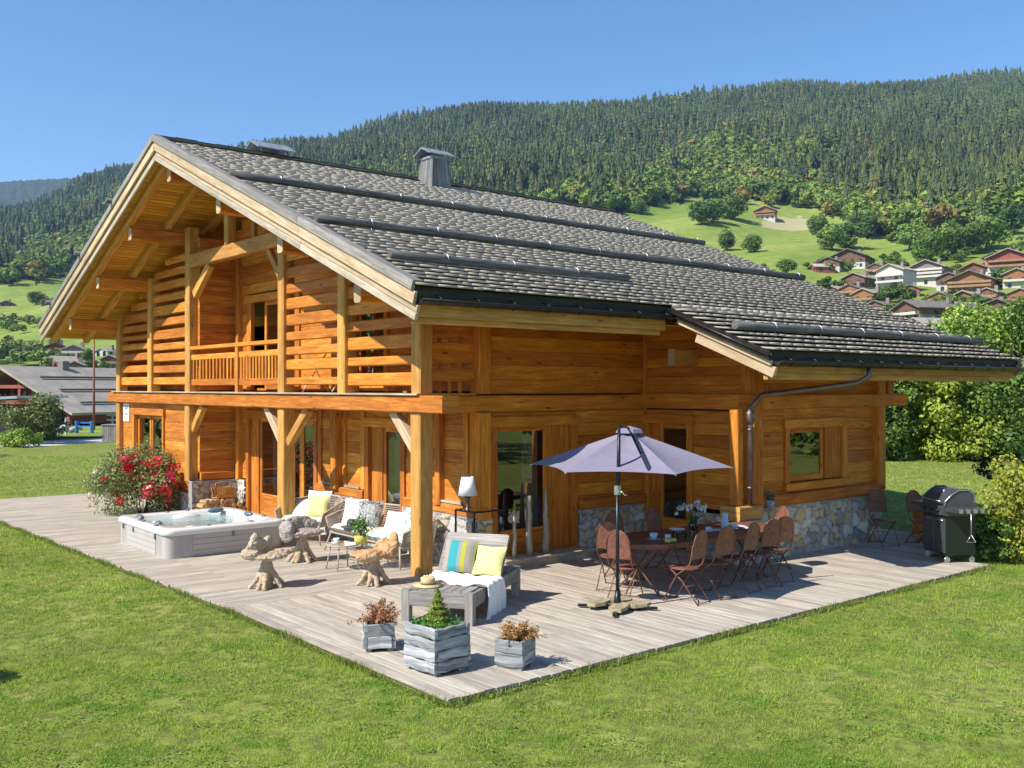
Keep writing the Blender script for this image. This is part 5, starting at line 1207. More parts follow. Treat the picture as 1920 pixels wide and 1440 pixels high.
def conifer_tpl(rng, tiers=6, sides=7):
    T = []
    for k in range(tiers):
        z0 = .08+.92*k/tiers*.93; z1 = min(1., z0+.34*(1-k/tiers*.55)); r = .19*(1-k/tiers)**.85+.015; a0 = rng.uniform(0, 6)
        for j in range(sides):
            a, b = a0+6.283*j/sides, a0+6.283*(j+.78)/sides; ra, rb = r*rng.uniform(.7, 1.2), r*rng.uniform(.7, 1.2)
            T.append([(math.cos(a)*ra, math.sin(a)*ra, z0+rng.uniform(-.02, .02)), (math.cos(b)*rb, math.sin(b)*rb, z0+rng.uniform(-.02, .02)), (0, 0, z1)])
    return np.array(T)
def broad_tpl(rng, n=9, tri=230, sz=.085):
    c = rng.normal(0, 1, (n, 3)); c /= np.linalg.norm(c, axis=1)[:, None]; c = c*.27*rng.uniform(.5, 1.15, (n, 1))+np.array((0, 0, .56)); r = rng.uniform(.12, .21, n)
    k = rng.integers(0, n, tri); dv = rng.normal(0, 1, (tri, 3)); dv /= np.linalg.norm(dv, axis=1)[:, None]; p = c[k]+dv*(r[k]*rng.uniform(.75, 1.1, tri))[:, None]
    e1 = np.cross(dv, rng.normal(0, 1, (tri, 3))); e1 /= np.linalg.norm(e1, axis=1)[:, None]; e2 = np.cross(dv, e1)+dv*rng.normal(0, .45, (tri, 1)); s = sz*rng.uniform(.6, 1.3, (tri, 1))
    T = np.stack([p-e1*s-e2*s*.6, p+e1*s-e2*s*.6, p+e2*s*1.1], 1); return T[p[:, 2] > .1]
def forest(name, pos, h, tpls, cols, rng, wide=1., mat='conifer', jit=.25):
    k = rng.integers(0, len(tpls), len(pos)); VV = []; CC = []
    for i, T in enumerate(tpls):
        m = k == i; n = m.sum()
        if not n: continue
        a = rng.uniform(0, 6.283, n); c, s = np.cos(a), np.sin(a); t = T[None].repeat(n, 0); hh = h[m][:, None, None]; ww = hh*(wide*rng.uniform(.85, 1.2, n))[:, None, None]
        X = (t[..., 0]*c[:, None, None]-t[..., 1]*s[:, None, None])*ww; Y = (t[..., 0]*s[:, None, None]+t[..., 1]*c[:, None, None])*ww; Z = t[..., 2]*hh
        P_ = np.stack([X, Y, Z], -1)+pos[m][:, None, None, :]; VV.append(P_.reshape(-1, 3))
        cc = cols[m][:, None, :]*rng.uniform(1-jit, 1+jit, (n, len(T), 1)); CC.append(cc.reshape(-1, 3))
    V = np.concatenate(VV); return np_mesh(name, V, np.arange(len(V)).reshape(-1, 3), M[mat], col=np.concatenate(CC))
g_ = np.random.default_rng(77)
ctp = [conifer_tpl(g_, 6, 7) for _ in range(6)]; ctp2 = [conifer_tpl(g_, 12, 10) for _ in range(6)]; btp = [broad_tpl(g_, 9) for _ in range(5)]
# the wood on the mountain, one mass of thousands of trees
N = 66000; d = np.sqrt(g_.uniform(300**2, 1655**2, N)); u = g_.uniform(-350, 2250, N); m = forest_mask(u, d) > .5
keep = g_.random(N) < np.interp(d, [300, 700, 1650], [1., .95, .60]); vis = ~((u > 420) & (u < 2250) & (u < 1100) & (d < 700)); m &= keep & vis
u, d = u[m], d[m]; p2 = np.array([CX, CY])+FW*d[:, None]+RT*((u-960)/FPX*d)[:, None]; z = hill_z(u, d)
vrow = 727-(z-CZ)/d*FPX; edge = np.interp(u, [-900, 0, 250, 1150, 1300, 1560, 1700, 1920], [530, 530, 460, 400, 372, 400, 450, 395])
mixn = 2.6*(vnoise(p2[:, 0], p2[:, 1], 190., 4, 3)-.5)*2+g_.normal(0, .5, len(u)); low = np.clip(1-(edge-vrow)/55, 0, 1)
dec = (mixn > np.where(u < 400, .1, .95)-low*2.2); pos = np.stack([p2[:, 0], p2[:, 1], z-1.], 1)
hc = g_.uniform(11, 29, len(u)); tone = (.55+.75*vnoise(p2[:, 0], p2[:, 1], 120., 8, 3)+g_.normal(0, .16, len(u)))[:, None]
ccon = np.array((.075, .108, .034))*np.clip(tone, .45, 1.6)+g_.uniform(0, .014, (len(u), 1)); ccon[g_.random(len(u)) < .02] = (.13, .11, .06)
ccon[g_.random(len(u)) < .16] = (.13, .155, .04); ccon[g_.random(len(u)) < .015] = (.16, .13, .05)
cdec = np.array([(.15, .22, .04), (.20, .27, .045), (.11, .17, .035), (.25, .26, .06), (.27, .20, .06)])[g_.choice(5, len(u), p=[.33, .27, .27, .09, .04])]
far_ = ~dec & (d > 780); near_ = ~dec & (d <= 780)
o = forest('forest', pos[far_], hc[far_], ctp, ccon[far_], g_); tag(o, 'dense conifer forest covering the mountain slope behind the roof', 'forest', kind='stuff')
o = forest('forest_edge', pos[near_], hc[near_], ctp2, ccon[near_], g_); tag(o, 'nearer conifers at the foot of the mountain forest, above the meadow', 'forest', kind='stuff')
o = forest('mixed_wood', pos[dec], hc[dec]*.62, btp, cdec[dec], g_, 1.05); tag(o, 'light green broadleaf woods along the lower edge of the mountain forest', 'woods', kind='stuff')
# bushes and hedges between the village houses
N = 1500; u = g_.uniform(1180, 2100, N); d = g_.uniform(210, 460, N); v_ = 727-(hill_z(u, d)-CZ)/d*FPX
m = (np.sin(u*.05)+np.sin(d*.08+u*.02)+g_.normal(0, .6, N) > .75) & (v_ > np.interp(u, [1180, 1560, 1700, 2100], [520, 500, 455, 440])); u, d = u[m], d[m]
p2 = np.array([CX, CY])+FW*d[:, None]+RT*((u-960)/FPX*d)[:, None]; pos = np.stack([p2[:, 0], p2[:, 1], hill_z(u, d)-.4], 1)
o = forest('village_shrubs', pos, g_.uniform(2.5, 6, len(u)), btp, np.array([(.09, .15, .03), (.13, .19, .04), (.06, .10, .025)])[g_.integers(0, 3, len(u))], g_, 1.3); tag(o, 'shrubs and hedges growing between the village chalets', 'shrubs', kind='stuff')
# scrub on the left slope
N = 1100; u = g_.uniform(-300, 560, N); d = g_.uniform(240, 560, N); m = (np.sin(u*.021+1)+np.sin(d*.043+u*.013)+g_.normal(0, .4, N) > 1.15); u, d = u[m], d[m]
p2 = np.array([CX, CY])+FW*d[:, None]+RT*((u-960)/FPX*d)[:, None]; pos = np.stack([p2[:, 0], p2[:, 1], hill_z(u, d)-.4], 1)
o = forest('valley_shrubs', pos, g_.uniform(3, 7, len(u)), btp, np.array([(.20, .27, .07), (.25, .31, .10), (.16, .21, .07)])[g_.integers(0, 3, len(u))], g_, 1.3); tag(o, 'belts of shrubs on the meadow slope left of the chalet', 'shrubs', kind='stuff')
# ---- single hillside trees, each with trunk and crown of lobes
def hill_tree(u, v, hpx, wide, col, label, con=False, n=42, group='single trees on the hillside meadow'):
    d = hit(u, v); x, y, z = wpos(u, d); h = hpx/FPX*d; g = np.random.default_rng(int(u*7+v)); t = thing('conifer_tree' if con else 'broadleaf_tree', label, 'tree', (x, y, z-.3), 0, group)
    mb = MB(); mb.tube([(0, 0, 0), (.1, 0, h*.3), (0, 0, h*.6)], [h*.03, h*.022, h*.01], 7); mb.build('trunk', M['bark'], t)
    T = conifer_tpl(g, 14, 13) if con else broad_tpl(g, 18, 2200, .03); T = T*np.array((h*wide, h*wide, h)); 
    if not con: T[..., 2] += -.12*h
    P_ = T.reshape(-1, 3); cc = np.array(col)*g.uniform(.6, 1.35, (len(T), 1))
    np_mesh('crown', P_, np.arange(len(P_)).reshape(-1, 3), M['conifer'], col=cc, parent=t); return t
plain('bark', (.10, .075, .055), .9, 0, .3, 3)
G1, G2, G3 = (.11, .175, .035), (.16, .24, .05), (.075, .125, .035)
for a in ((1315, 422, 62, 1.25, G3, 'dark round tree at the left of the group on the hillside meadow'), (1338, 418, 58, 1.2, G2, 'light tree in the middle of the group on the hillside meadow'), (1372, 412, 60, 1.3, G1, 'tree at the right of the group on the hillside meadow, below the wood'),
    (1362, 470, 48, 1.0, G3, 'dark solitary tree on the meadow below the tree group'), (1410, 474, 46, 1.1, G1, 'solitary tree on the meadow below the hillside chalet'), (1475, 515, 36, 1.3, G1, 'small tree on the meadow just above the roof edge'),
    (1560, 470, 60, 1.3, G2, 'broad tree at the left of the grove above the village'), (1590, 466, 66, 1.3, G1, 'broad tree in the grove above the village, second from the left'), (1618, 446, 62, 1.3, G3, 'dark tree in the grove above the village beside the small meadow'), (1535, 440, 50, 1.2, G1, 'tree on the grove edge left of the bare earth patch'),
    (1705, 470, 66, 1.2, G2, 'light green tree right of the small meadow above the village'), (1738, 490, 70, 1.1, G1, 'tall tree above the white hotel'), (1775, 480, 74, 1.2, G2, 'light green tree above the grey timber chalet'), (1812, 478, 80, 1.1, G1, 'large tree above the red-roofed chalet'), (1850, 470, 84, 1.2, G2, 'large light green tree near the right edge above the village'), (1900, 440, 70, 1.2, G3, 'dark tree at the right edge above the village'),
    (1195, 400, 40, 1.4, G2, 'rounded tree beside the far end of the roof ridge'), (1655, 560, 30, 1.2, G1, 'garden tree between the white hotel and the small chalet'), (68, 571, 30, 1.6, G3, 'dark tree beside the hut on the left meadow'), (105, 655, 30, 1.2, G2, 'green tree in the valley hamlet left of the chalet'), (165, 690, 42, 1.0, G1, 'tall tree in the valley hamlet behind the flagpole'), (198, 700, 30, 1.1, G3, 'small dark tree in the valley hamlet beside the gable post')): hill_tree(*a)
for a in ((1822, 600, 36, .55, (.10, .19, .03), 'left one of the two slim cypresses in the village'), (1834, 600, 46, .5, (.09, .17, .03), 'taller right one of the two slim cypresses in the village')): hill_tree(*a, con=True, group='slim cypresses in the village')
def at_px(u, v, dz=0):
    x, y, z = wpos(u, hit(u, v, 40, 400)); return (x, y, z+dz)
# ---- village chalets
plain('roof_brown', (.17, .14, .12), .8, 0, .25, .8); plain('roof_grey', (.33, .285, .235), .7, 0, .2, .8); plain('roof_red', (.36, .13, .08), .8, 0, .2, .8); plain('roof_tan', (.42, .33, .25), .85, 0, .15, .8)
plain('wall_white', (.52, .49, .44), .85, 0, .08, .8); plain('wall_brown', (.15, .075, .045), .8, 0, .2, .8); plain('wall_orange', (.27, .12, .045), .75, 0, .2, .8); plain('wall_red', (.27, .07, .045), .75, 0, .2, .8); plain('wall_grey', (.22, .18, .16), .8, 0, .2, .8)
plain('window_dark', (.03, .035, .045), .1); plain('balcony_wood', (.30, .17, .085), .75, 0, .2, .8)
def village_house(u, v, wpx, hpx, rz, lower, upper, roofm, balm, label, lenk=1.2, nb=2, name='village_chalet', split=.45, pitch=.42, d=None, chim=1):
    """gable faces local -y; width across x; rz turns it away from facing the camera"""
    d = d or hit(u, v); x, y, z = wpos(u, d); k = d/FPX; ez = ANG-R(90)+R(rz*1.35-4); W = wpx*k*1.08; Ht = hpx*k*1.12; L = W*lenk
    t = thing(name, label, 'chalet', (x, y, z-1), ez, 'chalets of the village on the hillside'); rise = W/2*pitch; hw = Ht-rise+1; h1 = 1+(hw-1)*split; w = W/2/1.16
    mb = MB(); mb.box(-w, w, 0, L, -2, h1); mb.build('lower_wall', M[lower], t)
    mb = MB(); sec = [(-w, h1), (w, h1), (w, hw-.1), (0, hw-.1+w*pitch), (-w, hw-.1)]; n = 5; e = .06
    mb.v += [(a*1.003, -e, b) for a, b in sec]+[(a*1.003, L+e, b) for a, b in sec]; mb.face(range(n)); mb.face(list(range(n, 2*n))[::-1])
    for i in range(n): j = (i+1) % n; mb.face((i, i+n, j+n, j))
    mb.build('upper_wall', M[upper], t)
    mb = MB(); ov = W/2; oy = W*.09
    for s in (-1, 1): mb.beam((s*ov/2, -oy, hw+(w-ov/2)*pitch+.12), (s*ov/2, L+oy*.6, hw+(w-ov/2)*pitch+.12), ov*math.sqrt(1+pitch**2), .28, up=(s*pitch, 0, 1))
    r = mb.build('roof', M[roofm], t)
    if chim:
        mb = MB(); mb.box(w*.25, w*.25+1., L*.55, L*.55+1., hw+w*pitch*.5, hw+w*pitch+1.2); mb.build('chimney', M['wall_grey'], r)
    for q in range(nb):
        zb = h1+(hw-h1)*q/max(1, nb)+.1; mb = MB(); mb.box(-w*.96, w*.96, -1.3, -.08, zb-.15, zb+.02); mb.box(-w*.96, w*.96, -1.32, -1.22, zb+.02, zb+.62); mb.build('balcony', M[balm], t)
    nw = max(2, int(w*2/3.2))
    for row, zz in ((0, 1+(h1-1)*.55-.2), (1, h1+(hw-h1)*.3)):
        for i in range(nw):
            xx = -w+(i+.5)*2*w/nw; mb = MB(); hh = .65; mb.box(xx-.55, xx+.55, -.13, -.075, zz-hh, zz+hh); o = mb.build('window', M['window_dark'], t)
        if lenk > .9:
            for i in range(2): yy = L*(.25+.5*i); mb = MB(); mb.box(w+.01, w+.08, yy-.6, yy+.6, zz-.65, zz+.65); mb.build('window', M['window_dark'], t)
    return t
VH = [(1590, 503, 66, 34, -20, 'wall_white', 'wall_brown', 'roof_brown', 'wall_brown', 'large dark-brown chalet with white ground floor, highest on the left of the village', 1.3, 0),
 (1553, 508, 44, 24, -20, 'wall_white', 'wall_brown', 'roof_brown', 'wall_brown', 'smaller brown-roofed chalet joined left of the highest one', 1.2, 0),
 (1524, 508, 34, 12, -60, 'wall_red', 'wall_red', 'roof_tan', 'wall_brown', 'low flat tan-roofed shed at the left end of the village', 1., 0),
 (1641, 516, 30, 20, -25, 'wall_red', 'wall_brown', 'roof_brown', 'balcony_wood', 'small brown chalet behind the white hotel', 1., 1),
 (1668, 550, 56, 50, -32, 'wall_white', 'wall_white', 'roof_tan', 'wall_white', 'tall white hotel with four storeys and a pale roof', .9, 2),
 (1736, 537, 68, 46, -26, 'wall_white', 'wall_grey', 'roof_grey', 'wall_white', 'large grey-brown timber chalet right of the white hotel', 1.1, 3),
 (1778, 546, 44, 32, -20, 'wall_white', 'wall_brown', 'roof_brown', 'balcony_wood', 'small chalet with white side wall, left of the big orange one', 1., 0),
 (1818, 550, 84, 40, -22, 'wall_orange', 'wall_orange', 'roof_brown', 'balcony_wood', 'big orange timber chalet with two balconies', 1.1, 2),
 (1826, 518, 58, 24, -30, 'wall_white', 'wall_brown', 'roof_red', 'wall_brown', 'chalet with a red tiled roof above the big orange one', 1.1, 0),
 (1890, 516, 74, 46, -20, 'wall_white', 'wall_red', 'roof_grey', 'balcony_wood', 'large red chalet with white balconies at the upper right', 1.2, 2),
 (1906, 540, 50, 34, -20, 'wall_white', 'wall_orange', 'roof_grey', 'wall_white', 'orange chalet with white balcony at the right edge', 1., 1),
 (1600, 542, 46, 28, -28, 'wall_brown', 'wall_brown', 'roof_grey', 'wall_brown', 'brown chalet left of and below the white hotel', 1.3, 1),
 (1592, 557, 40, 22, -28, 'wall_orange', 'wall_orange', 'roof_brown', 'balcony_wood', 'small light orange chalet under the brown one', 1., 1),
 (1560, 556, 40, 18, -40, 'wall_brown', 'wall_brown', 'roof_grey', 'balcony_wood', 'low grey-roofed house at the left, just above the shingle roof', 1.2, 0),
 (1618, 574, 46, 30, -30, 'wall_white', 'wall_orange', 'roof_grey', 'balcony_wood', 'orange-red chalet with grey roof below the white hotel', 1.5, 1),
 (1706, 556, 36, 20, -15, 'wall_orange', 'wall_orange', 'roof_brown', 'wall_brown', 'small brown-roofed chalet among shrubs right of the white hotel', .9, 0),
 (1806, 580, 60, 32, -30, 'wall_white', 'wall_orange', 'roof_grey', 'wall_white', 'orange chalet with long grey roof above the two cypresses', 1.4, 1),
 (1700, 602, 74, 36, -50, 'wall_grey', 'wall_brown', 'roof_brown', 'wall_white', 'long low dark chalet with a wide glazed front', 1.9, 1),
 (1868, 600, 64, 36, -14, 'wall_red', 'wall_brown', 'roof_brown', 'wall_brown', 'dark brown chalet right of the two cypresses', 1.1, 1),
 (1912, 578, 44, 34, -18, 'wall_orange', 'wall_orange', 'roof_grey', 'balcony_wood', 'orange chalet at the right edge, below the white-balcony one', 1., 1),
 (1716, 645, 60, 44, -52, 'wall_red', 'wall_red', 'roof_grey', 'wall_brown', 'red-brown chalet with a wide pale grey roof, lowest of the village', 2.2, 0),
 (1640, 590, 44, 24, -30, 'wall_brown', 'wall_brown', 'roof_brown', 'balcony_wood', 'dark chalet half hidden behind the shingle roof, left of the long glazed one', 1.4, 1),
 (1760, 572, 40, 22, -26, 'wall_brown', 'wall_orange', 'roof_brown', 'balcony_wood', 'small dark-orange chalet in the gap left of the two cypresses', 1.3, 1),
 (1850, 566, 40, 24, -28, 'wall_white', 'wall_brown', 'roof_grey', 'balcony_wood', 'brown chalet between the big orange one and the dark one by the cypresses', 1.3, 1),
 (1862, 500, 40, 24, -30, 'wall_brown', 'wall_brown', 'roof_brown', 'balcony_wood', 'brown chalet behind the red tiled roof, below the large red one', 1.2, 1),
 (1700, 520, 34, 18, -30, 'wall_brown', 'wall_brown', 'roof_brown', 'wall_brown', 'small brown roof peeping between the white hotel and the grey timber chalet', 1.2, 0),
 (1434, 412, 40, 24, -12, 'wall_white', 'wall_orange', 'roof_tan', 'balcony_wood', 'lone orange chalet on the hillside meadow beside the bare earth', .8, 2)]
for h in VH: village_house(*h)
for h in ((90, 572, 26, 12, 15, 'wall_brown', 'wall_brown', 'roof_brown', 'wall_brown', 'small brown hut beside the dark tree on the left meadow', .9, 0), (12, 574, 26, 10, 20, 'wall_grey', 'wall_brown', 'roof_grey', 'wall_brown', 'little grey-roofed barn at the left edge of the meadow', .9, 0),
    (104, 668, 52, 24, 20, 'wall_white', 'wall_red', 'roof_brown', 'balcony_wood', 'red chalet with two balconies in the valley hamlet', 1., 2), (98, 694, 50, 24, -25, 'wall_red', 'wall_orange', 'roof_grey', 'balcony_wood', 'orange-red chalet with grey roof just above the near ski chalet', 1.4, 1),
    (138, 668, 46, 20, 10, 'wall_white', 'wall_grey', 'roof_grey', 'wall_white', 'grey chalet in the valley hamlet beside the red one', 1., 1), (140, 697, 34, 18, 15, 'wall_white', 'wall_brown', 'roof_tan', 'balcony_wood', 'small tan-roofed house behind the near roof, left of the flagpole', 1., 0),
    (205, 690, 34, 22, 10, 'wall_white', 'wall_brown', 'roof_grey', 'balcony_wood', 'dark chalet seen beside the left gable post', 1., 1), (190, 668, 30, 14, -10, 'wall_white', 'wall_white', 'roof_grey', 'wall_white', 'pale flat house high in the valley hamlet near the gable', 1., 0)): village_house(*h)
# ---- the near red chalet at the left with its long shingle roof
rc = thing('red_chalet', 'long red timber chalet with a grey shingle roof beyond the lawn at the left', 'chalet', (*[float(q) for q in at_depth(14, 82)], GZ), ANG-R(90)+R(-24))
wd, ln, hw, pt = 7.5, 30., 1.1, .46
mb = MB(); sec = [(-wd, 0), (wd, 0), (wd, hw), (0, hw+wd*pt), (-wd, hw)]; mb.v += [(a, 2.2, b) for a, b in sec]+[(a, ln, b) for a, b in sec]; mb.face(range(5)); mb.face([9, 8, 7, 6, 5])
for i in range(5): j = (i+1) % 5; mb.face((i, i+5, j+5, j))
mb.build('wall', M['wall_red'], rc)
mb = MB()
for s in (-1, 1): mb.beam((s*4.2, -.9, hw+(wd-4.2)*pt+.15), (s*4.2, ln+.9, hw+(wd-4.2)*pt+.15), 8.4*math.sqrt(1+pt**2), .22, up=(s*pt, 0, 1))
rf = mb.build('roof', M['roof_grey'], rc)
for s in (2.4, 4.7, 7.):
    mb = MB(); mb.tube([(s, 1.2, hw+(wd-s)*pt+.42), (s, ln-.4, hw+(wd-s)*pt+.42)], .10, 6); mb.build('snow_guard', M['wood_black'], rf)
for y in (5., 16.): mb = MB(); mb.box(.1, .7, y, y+.7, hw+wd*pt-.6, hw+wd*pt+.75); mb.build('chimney', M['wall_grey'], rf)
for x in (-7.1, -4.3, -1.5, 1.5, 4.3, 7.1):
    mb = MB(); mb.box(x-.14, x+.14, -.1, .18, 0, hw+(wd-abs(x))*pt); mb.build('post', M['wall_red'], rc)
for (z, a) in ((1.1, 7.2), (2.9, 3.4)): mb = MB(); mb.box(-a, a, -.16, .02, z, z+.28); mb.build('cross_beam', M['wall_red'], rc)
mb = MB(); mb.box(-4.2, 4.2, -.4, 2.2, 1.15, 1.3); mb.box(-4.2, 4.2, -.45, -.35, 1.3, 1.95); mb.build('balcony', M['wall_red'], rc)
for x in (-4., -1.8, .3, 2.4): 
    mb = MB(); mb.box(x, x+1.5, 2.1, 2.17, 2.0, 3.1); mb.build('window', M['window_dark'], rc)
    mb = MB(); mb.box(x, x+1.5, 2.1, 2.17, .1, .95); mb.build('window', M['window_dark'], rc)
mb = MB(); mb.box(wd+.01, wd+.06, 4, 24, .3, .85); mb.build('window', M['window_dark'], rc)
for (x, c) in ((-3.2, (.35, .05, .04)), (-.6, (.12, .22, .05)), (2.4, (.35, .05, .04)), (4.8, (.35, .05, .04))):
    p = g_.normal(0, 1, (220, 3))*np.array((.5, .12, .16))+np.array((x*.9, -.6, 2.0)); foliage('balcony_flowers', 'leaf', p, .14, [c, (.08, .16, .04)], g_, rc)
# flagpole, white fence, low trough, benches beyond the lawn
x, y, gz_ = at_px(176, 806); mb = MB(); d_ = 2.9
mb.tube([(0, 0, 0), (0, 0, 3.3), (.02, 0, 6.6)], [.10, .08, .055], 8); o = mb.build('wooden_pole', M['wall_red'], loc=(x, y, gz_)); tag(o, 'tall thin reddish wooden pole on the lawn in front of the red chalet', 'pole')
ang = ANG-R(90)
fe = thing('white_fence', 'white two-rail wooden fence beyond the lawn, left of the gable post', 'fence', at_px(190, 797), ang)
mb = MB()
for z in (.35, .75): mb.box(-2.6, 2.8, -.03, .03, z, z+.16)
mb.build('rail', M['white_paint'], fe)
for x in (-2.5, -.8, .9, 2.6): mb = MB(); mb.box(x-.06, x+.06, .03, .12, 0, .95); mb.build('fence_post', M['white_paint'], fe)
plain('blue_paint', (.04, .22, .50), .5); tr = thing('blue_bench', 'bright blue bench on the grass in front of the red chalet', 'bench', at_px(158, 812), ang); mb = MB(); mb.box(-.55, .55, -.2, .2, .42, .47); mb.build('seat', M['blue_paint'], tr)
mb = MB(); mb.box(-.55, .55, .2, .23, .62, .72); mb.build('backrest', M['blue_paint'], tr)
for s in (-1, 1): mb = MB(); mb.box(s*.5-.04, s*.5+.04, -.2, .22, 0, .8); mb.build('leg', M['blue_paint'], tr)
o = MB(); o.box(-.06, .06, -.06, .06, 0, 1.1); o = o.build('marker_post', M['white_paint'], loc=at_px(124, 816)); tag(o, 'short white marker post beside the rubble on the grass', 'post')
nt = thing('slatted_bin', 'grey slatted wooden bin beside the gable post at the gravel lane', 'bin', at_px(214, 828), ang); mb = MB()
for k in range(8): mb.box(-.5+k*.125, -.5+k*.125+.11, -.4, -.36, 0, .9)
mb.build('slats', M['wood_grey'], nt); mb = MB()
for k in range(8): mb.box(-.5+k*.125, -.5+k*.125+.11, .36, .4, 0, .9)
mb.build('slats', M['wood_grey'], nt); mb = MB(); mb.box(-.54, .54, -.44, .44, .9, .95); mb.build('lid', M['wood_grey'], nt)
for k, (u, v, s, c, lab) in enumerate(((108, 812, .45, (.42, .42, .42), 'pale grey boulder at the left of the rubble heap'), (122, 806, .5, (.5, .5, .5), 'light boulder in the middle of the rubble heap'), (136, 811, .4, (.36, .36, .37), 'grey boulder right of the white marker post'), (98, 806, .5, (.3, .31, .33), 'dark grey boulder behind the rubble heap'), (146, 806, .35, (.48, .46, .44), 'small boulder beside the blue bench'))):
    V, F = icos(); g = np.random.default_rng(k); V = V*g.uniform(.7, 1.2, (12, 1))*np.array((s, s*.8, s*.6)); o = np_mesh('boulder', V, F, M['stone'], col=np.tile(c, (20, 1))); o.location = at_px(u, v, .15); tag(o, lab, 'boulder', 'boulders beyond the lawn')
for (u, v, c, lab) in ((106, 799, (.03, .30, .12), 'green tarpaulin-covered pile near the rubble heap'), (118, 797, (.08, .12, .25), 'dark blue covered pile near the rubble heap'), (90, 800, (.05, .10, .12), 'dark teal covered pile left of the rubble heap')):
    mb = MB(); ell(mb, (0, 0, .3), (.7, .5, .4), 9); mb.c = [c]*len(mb.f); o = mb.build('covered_pile', M['paint'], loc=at_px(u, v)); lumpy(o, .08, .2, 1); tag(o, lab, 'covered pile', 'covered piles beyond the lawn')
# car port roof at far left behind the bush
cp_ = thing('carport', 'dark shed with a pale blue-grey metal roof behind the bush at the left edge', 'shed', at_px(-30, 826), ang+R(-12)); mb = MB(); mb.beam((-4, 0, 2.1), (3.8, 0, 2.45), 4.2, .14); mb.build('roof', M['zinc'], cp_); mb = MB(); mb.box(-4, 3.2, -1.6, 1.8, 0, 2.0); mb.build('wall', M['eave_dark'], cp_)
# gravel lane
t = NT('gravel'); g = t.noise(t.obj(), 6, 5); M['gravel'] = t.set(Base_Color=t.ramp(g, [(.35, (.40, .38, .36)), (.65, (.56, .54, .51))]), Roughness=.95, Normal=t.bump(g, .5, .02))
lane = [(-260, 838, 818), (-60, 836, 820), (60, 838, 829), (90, 837, 826), (140, 832, 824), (200, 829, 821), (320, 826, 818), (520, 822, 814)]; mb = MB()
for (u, a, b) in lane: mb.v += [(*on_plane(u, a, GZ+.004), GZ+.004), (*on_plane(u, b, GZ+.004), GZ+.004)]
for i in range(len(lane)-1): mb.face((2*i, 2*i+2, 2*i+3, 2*i+1))
tag(mb.build('gravel_path', M['gravel']), kind='structure')
# ---- leafy trees near by
def leafy(name, x, y, h, r, n, leaf, cols, label, seed, cat='tree', z=GZ, group=None, nb=26, low=.12, trunk=True, mat='leaf', squash=1.):
    g = np.random.default_rng(seed); t = thing(name, label, cat, (x, y, z), 0, group); B = []
    for k in range(nb):
        f = g.uniform(low, .93); a = g.uniform(0, 6.283); rr_ = r*math.sqrt(max(.05, 1-((f-.45)/.58)**2))*g.uniform(.25, .85); B.append((math.cos(a)*rr_, math.sin(a)*rr_, f*h, r*g.uniform(.22, .42)))
    B = np.array(B); k = g.integers(0, nb, n); dirv = g.normal(0, 1, (n, 3)); dirv /= np.linalg.norm(dirv, axis=1)[:, None]; rad = B[k, 3]*g.uniform(.55, 1.12, n)
    p = B[k, :3]+dirv*rad[:, None]*np.array((1, 1, .8*squash)); m = p[:, 2] > .03; p = p[m]; dirv = dirv[m]; k = k[m]
    foliage('crown' if trunk else 'foliage', mat, p, leaf, cols, g, t, nrm=dirv*.8+np.array((0, 0, .35)), asp=1.5)
    mb = MB()
    if trunk:
        mb.tube([(0, 0, -.1), (.05*r, 0, h*.3), (0, .04*r, h*.75)], [h*.028, h*.02, h*.006], 8)
        for b in B[:12]: mb.tube([(0, 0, h*.22), (b[0]*.5, b[1]*.5, (h*.22+b[2])/2), tuple(b[:3])], [h*.012, h*.008, h*.003], 5)
        mb.build('trunk', M['bark'], t)
    else:
        for b in B[:14]: mb.tube([(b[0]*.1, b[1]*.1, 0), (b[0]*.6, b[1]*.6, b[2]*.6), tuple(b[:3])], [.012, .009, .004], 5)
        mb.build('stem', M['bark'], t)
    return t
LG = [(.24, .38, .05), (.32, .45, .07), (.17, .28, .04), (.40, .50, .10)]; LD = [(.10, .18, .03), (.14, .23, .035), (.18, .28, .05), (.06, .12, .025)]; LY = [(.32, .40, .05), (.40, .45, .06), (.22, .30, .04)]
GR = 'trees along the edge of the lawn on the right'
for i, (u, dd, h, r, cl, lab) in enumerate(((1668, 40, 4.6, 1.7, LD, 'dark leafy tree nearest the house corner at the right lawn edge'), (1722, 43, 5.6, 2.1, LG, 'light green tree second from the house corner at the right lawn edge'), (1775, 40, 5.0, 2.0, LY, 'yellow-green tree in the middle of the row at the right lawn edge'), (1835, 42, 6.4, 2.4, LG, 'tall light green tree right of the yellow-green one'), (1905, 40, 6.7, 2.6, LD, 'tall darker tree at the right edge of the picture'), (1640, 46, 5.4, 2.2, LG, 'tree half hidden behind the house corner'), (1800, 48, 6.0, 2.4, LD, 'dark tree standing behind the row at the right lawn edge'))):
    p = at_depth(u, dd); leafy('broadleaf_tree', p[0], p[1], h, r, 15000, .17, cl, lab, 50+i, group=GR, nb=34, low=.06)
# trees mirrored in the window panes
for i, (x, y, h, r, lab) in enumerate(((16, -20, 9, 4, 'large tree on the lawn off to the right, mirrored in the terrace door'), (21, -25, 10, 4.5, 'tall tree mirrored in the terrace door, behind the other one'), (31, -16, 10, 4.5, 'tree far to the right, mirrored in the wing window'), (11, -24, 8, 3.5, 'tree on the lawn mirrored at the left of the terrace door'), (-15, 32, 8, 3.5, 'tree on the lawn at the left, mirrored in the porch doors'), (-9, 36, 9, 4, 'second tree on the lawn at the left, mirrored in the porch doors'))):
    leafy('broadleaf_tree', x, y, h, r, 5000, .34, LD, lab, 80+i, group='trees around the lawn mirrored in the glass', low=.06)
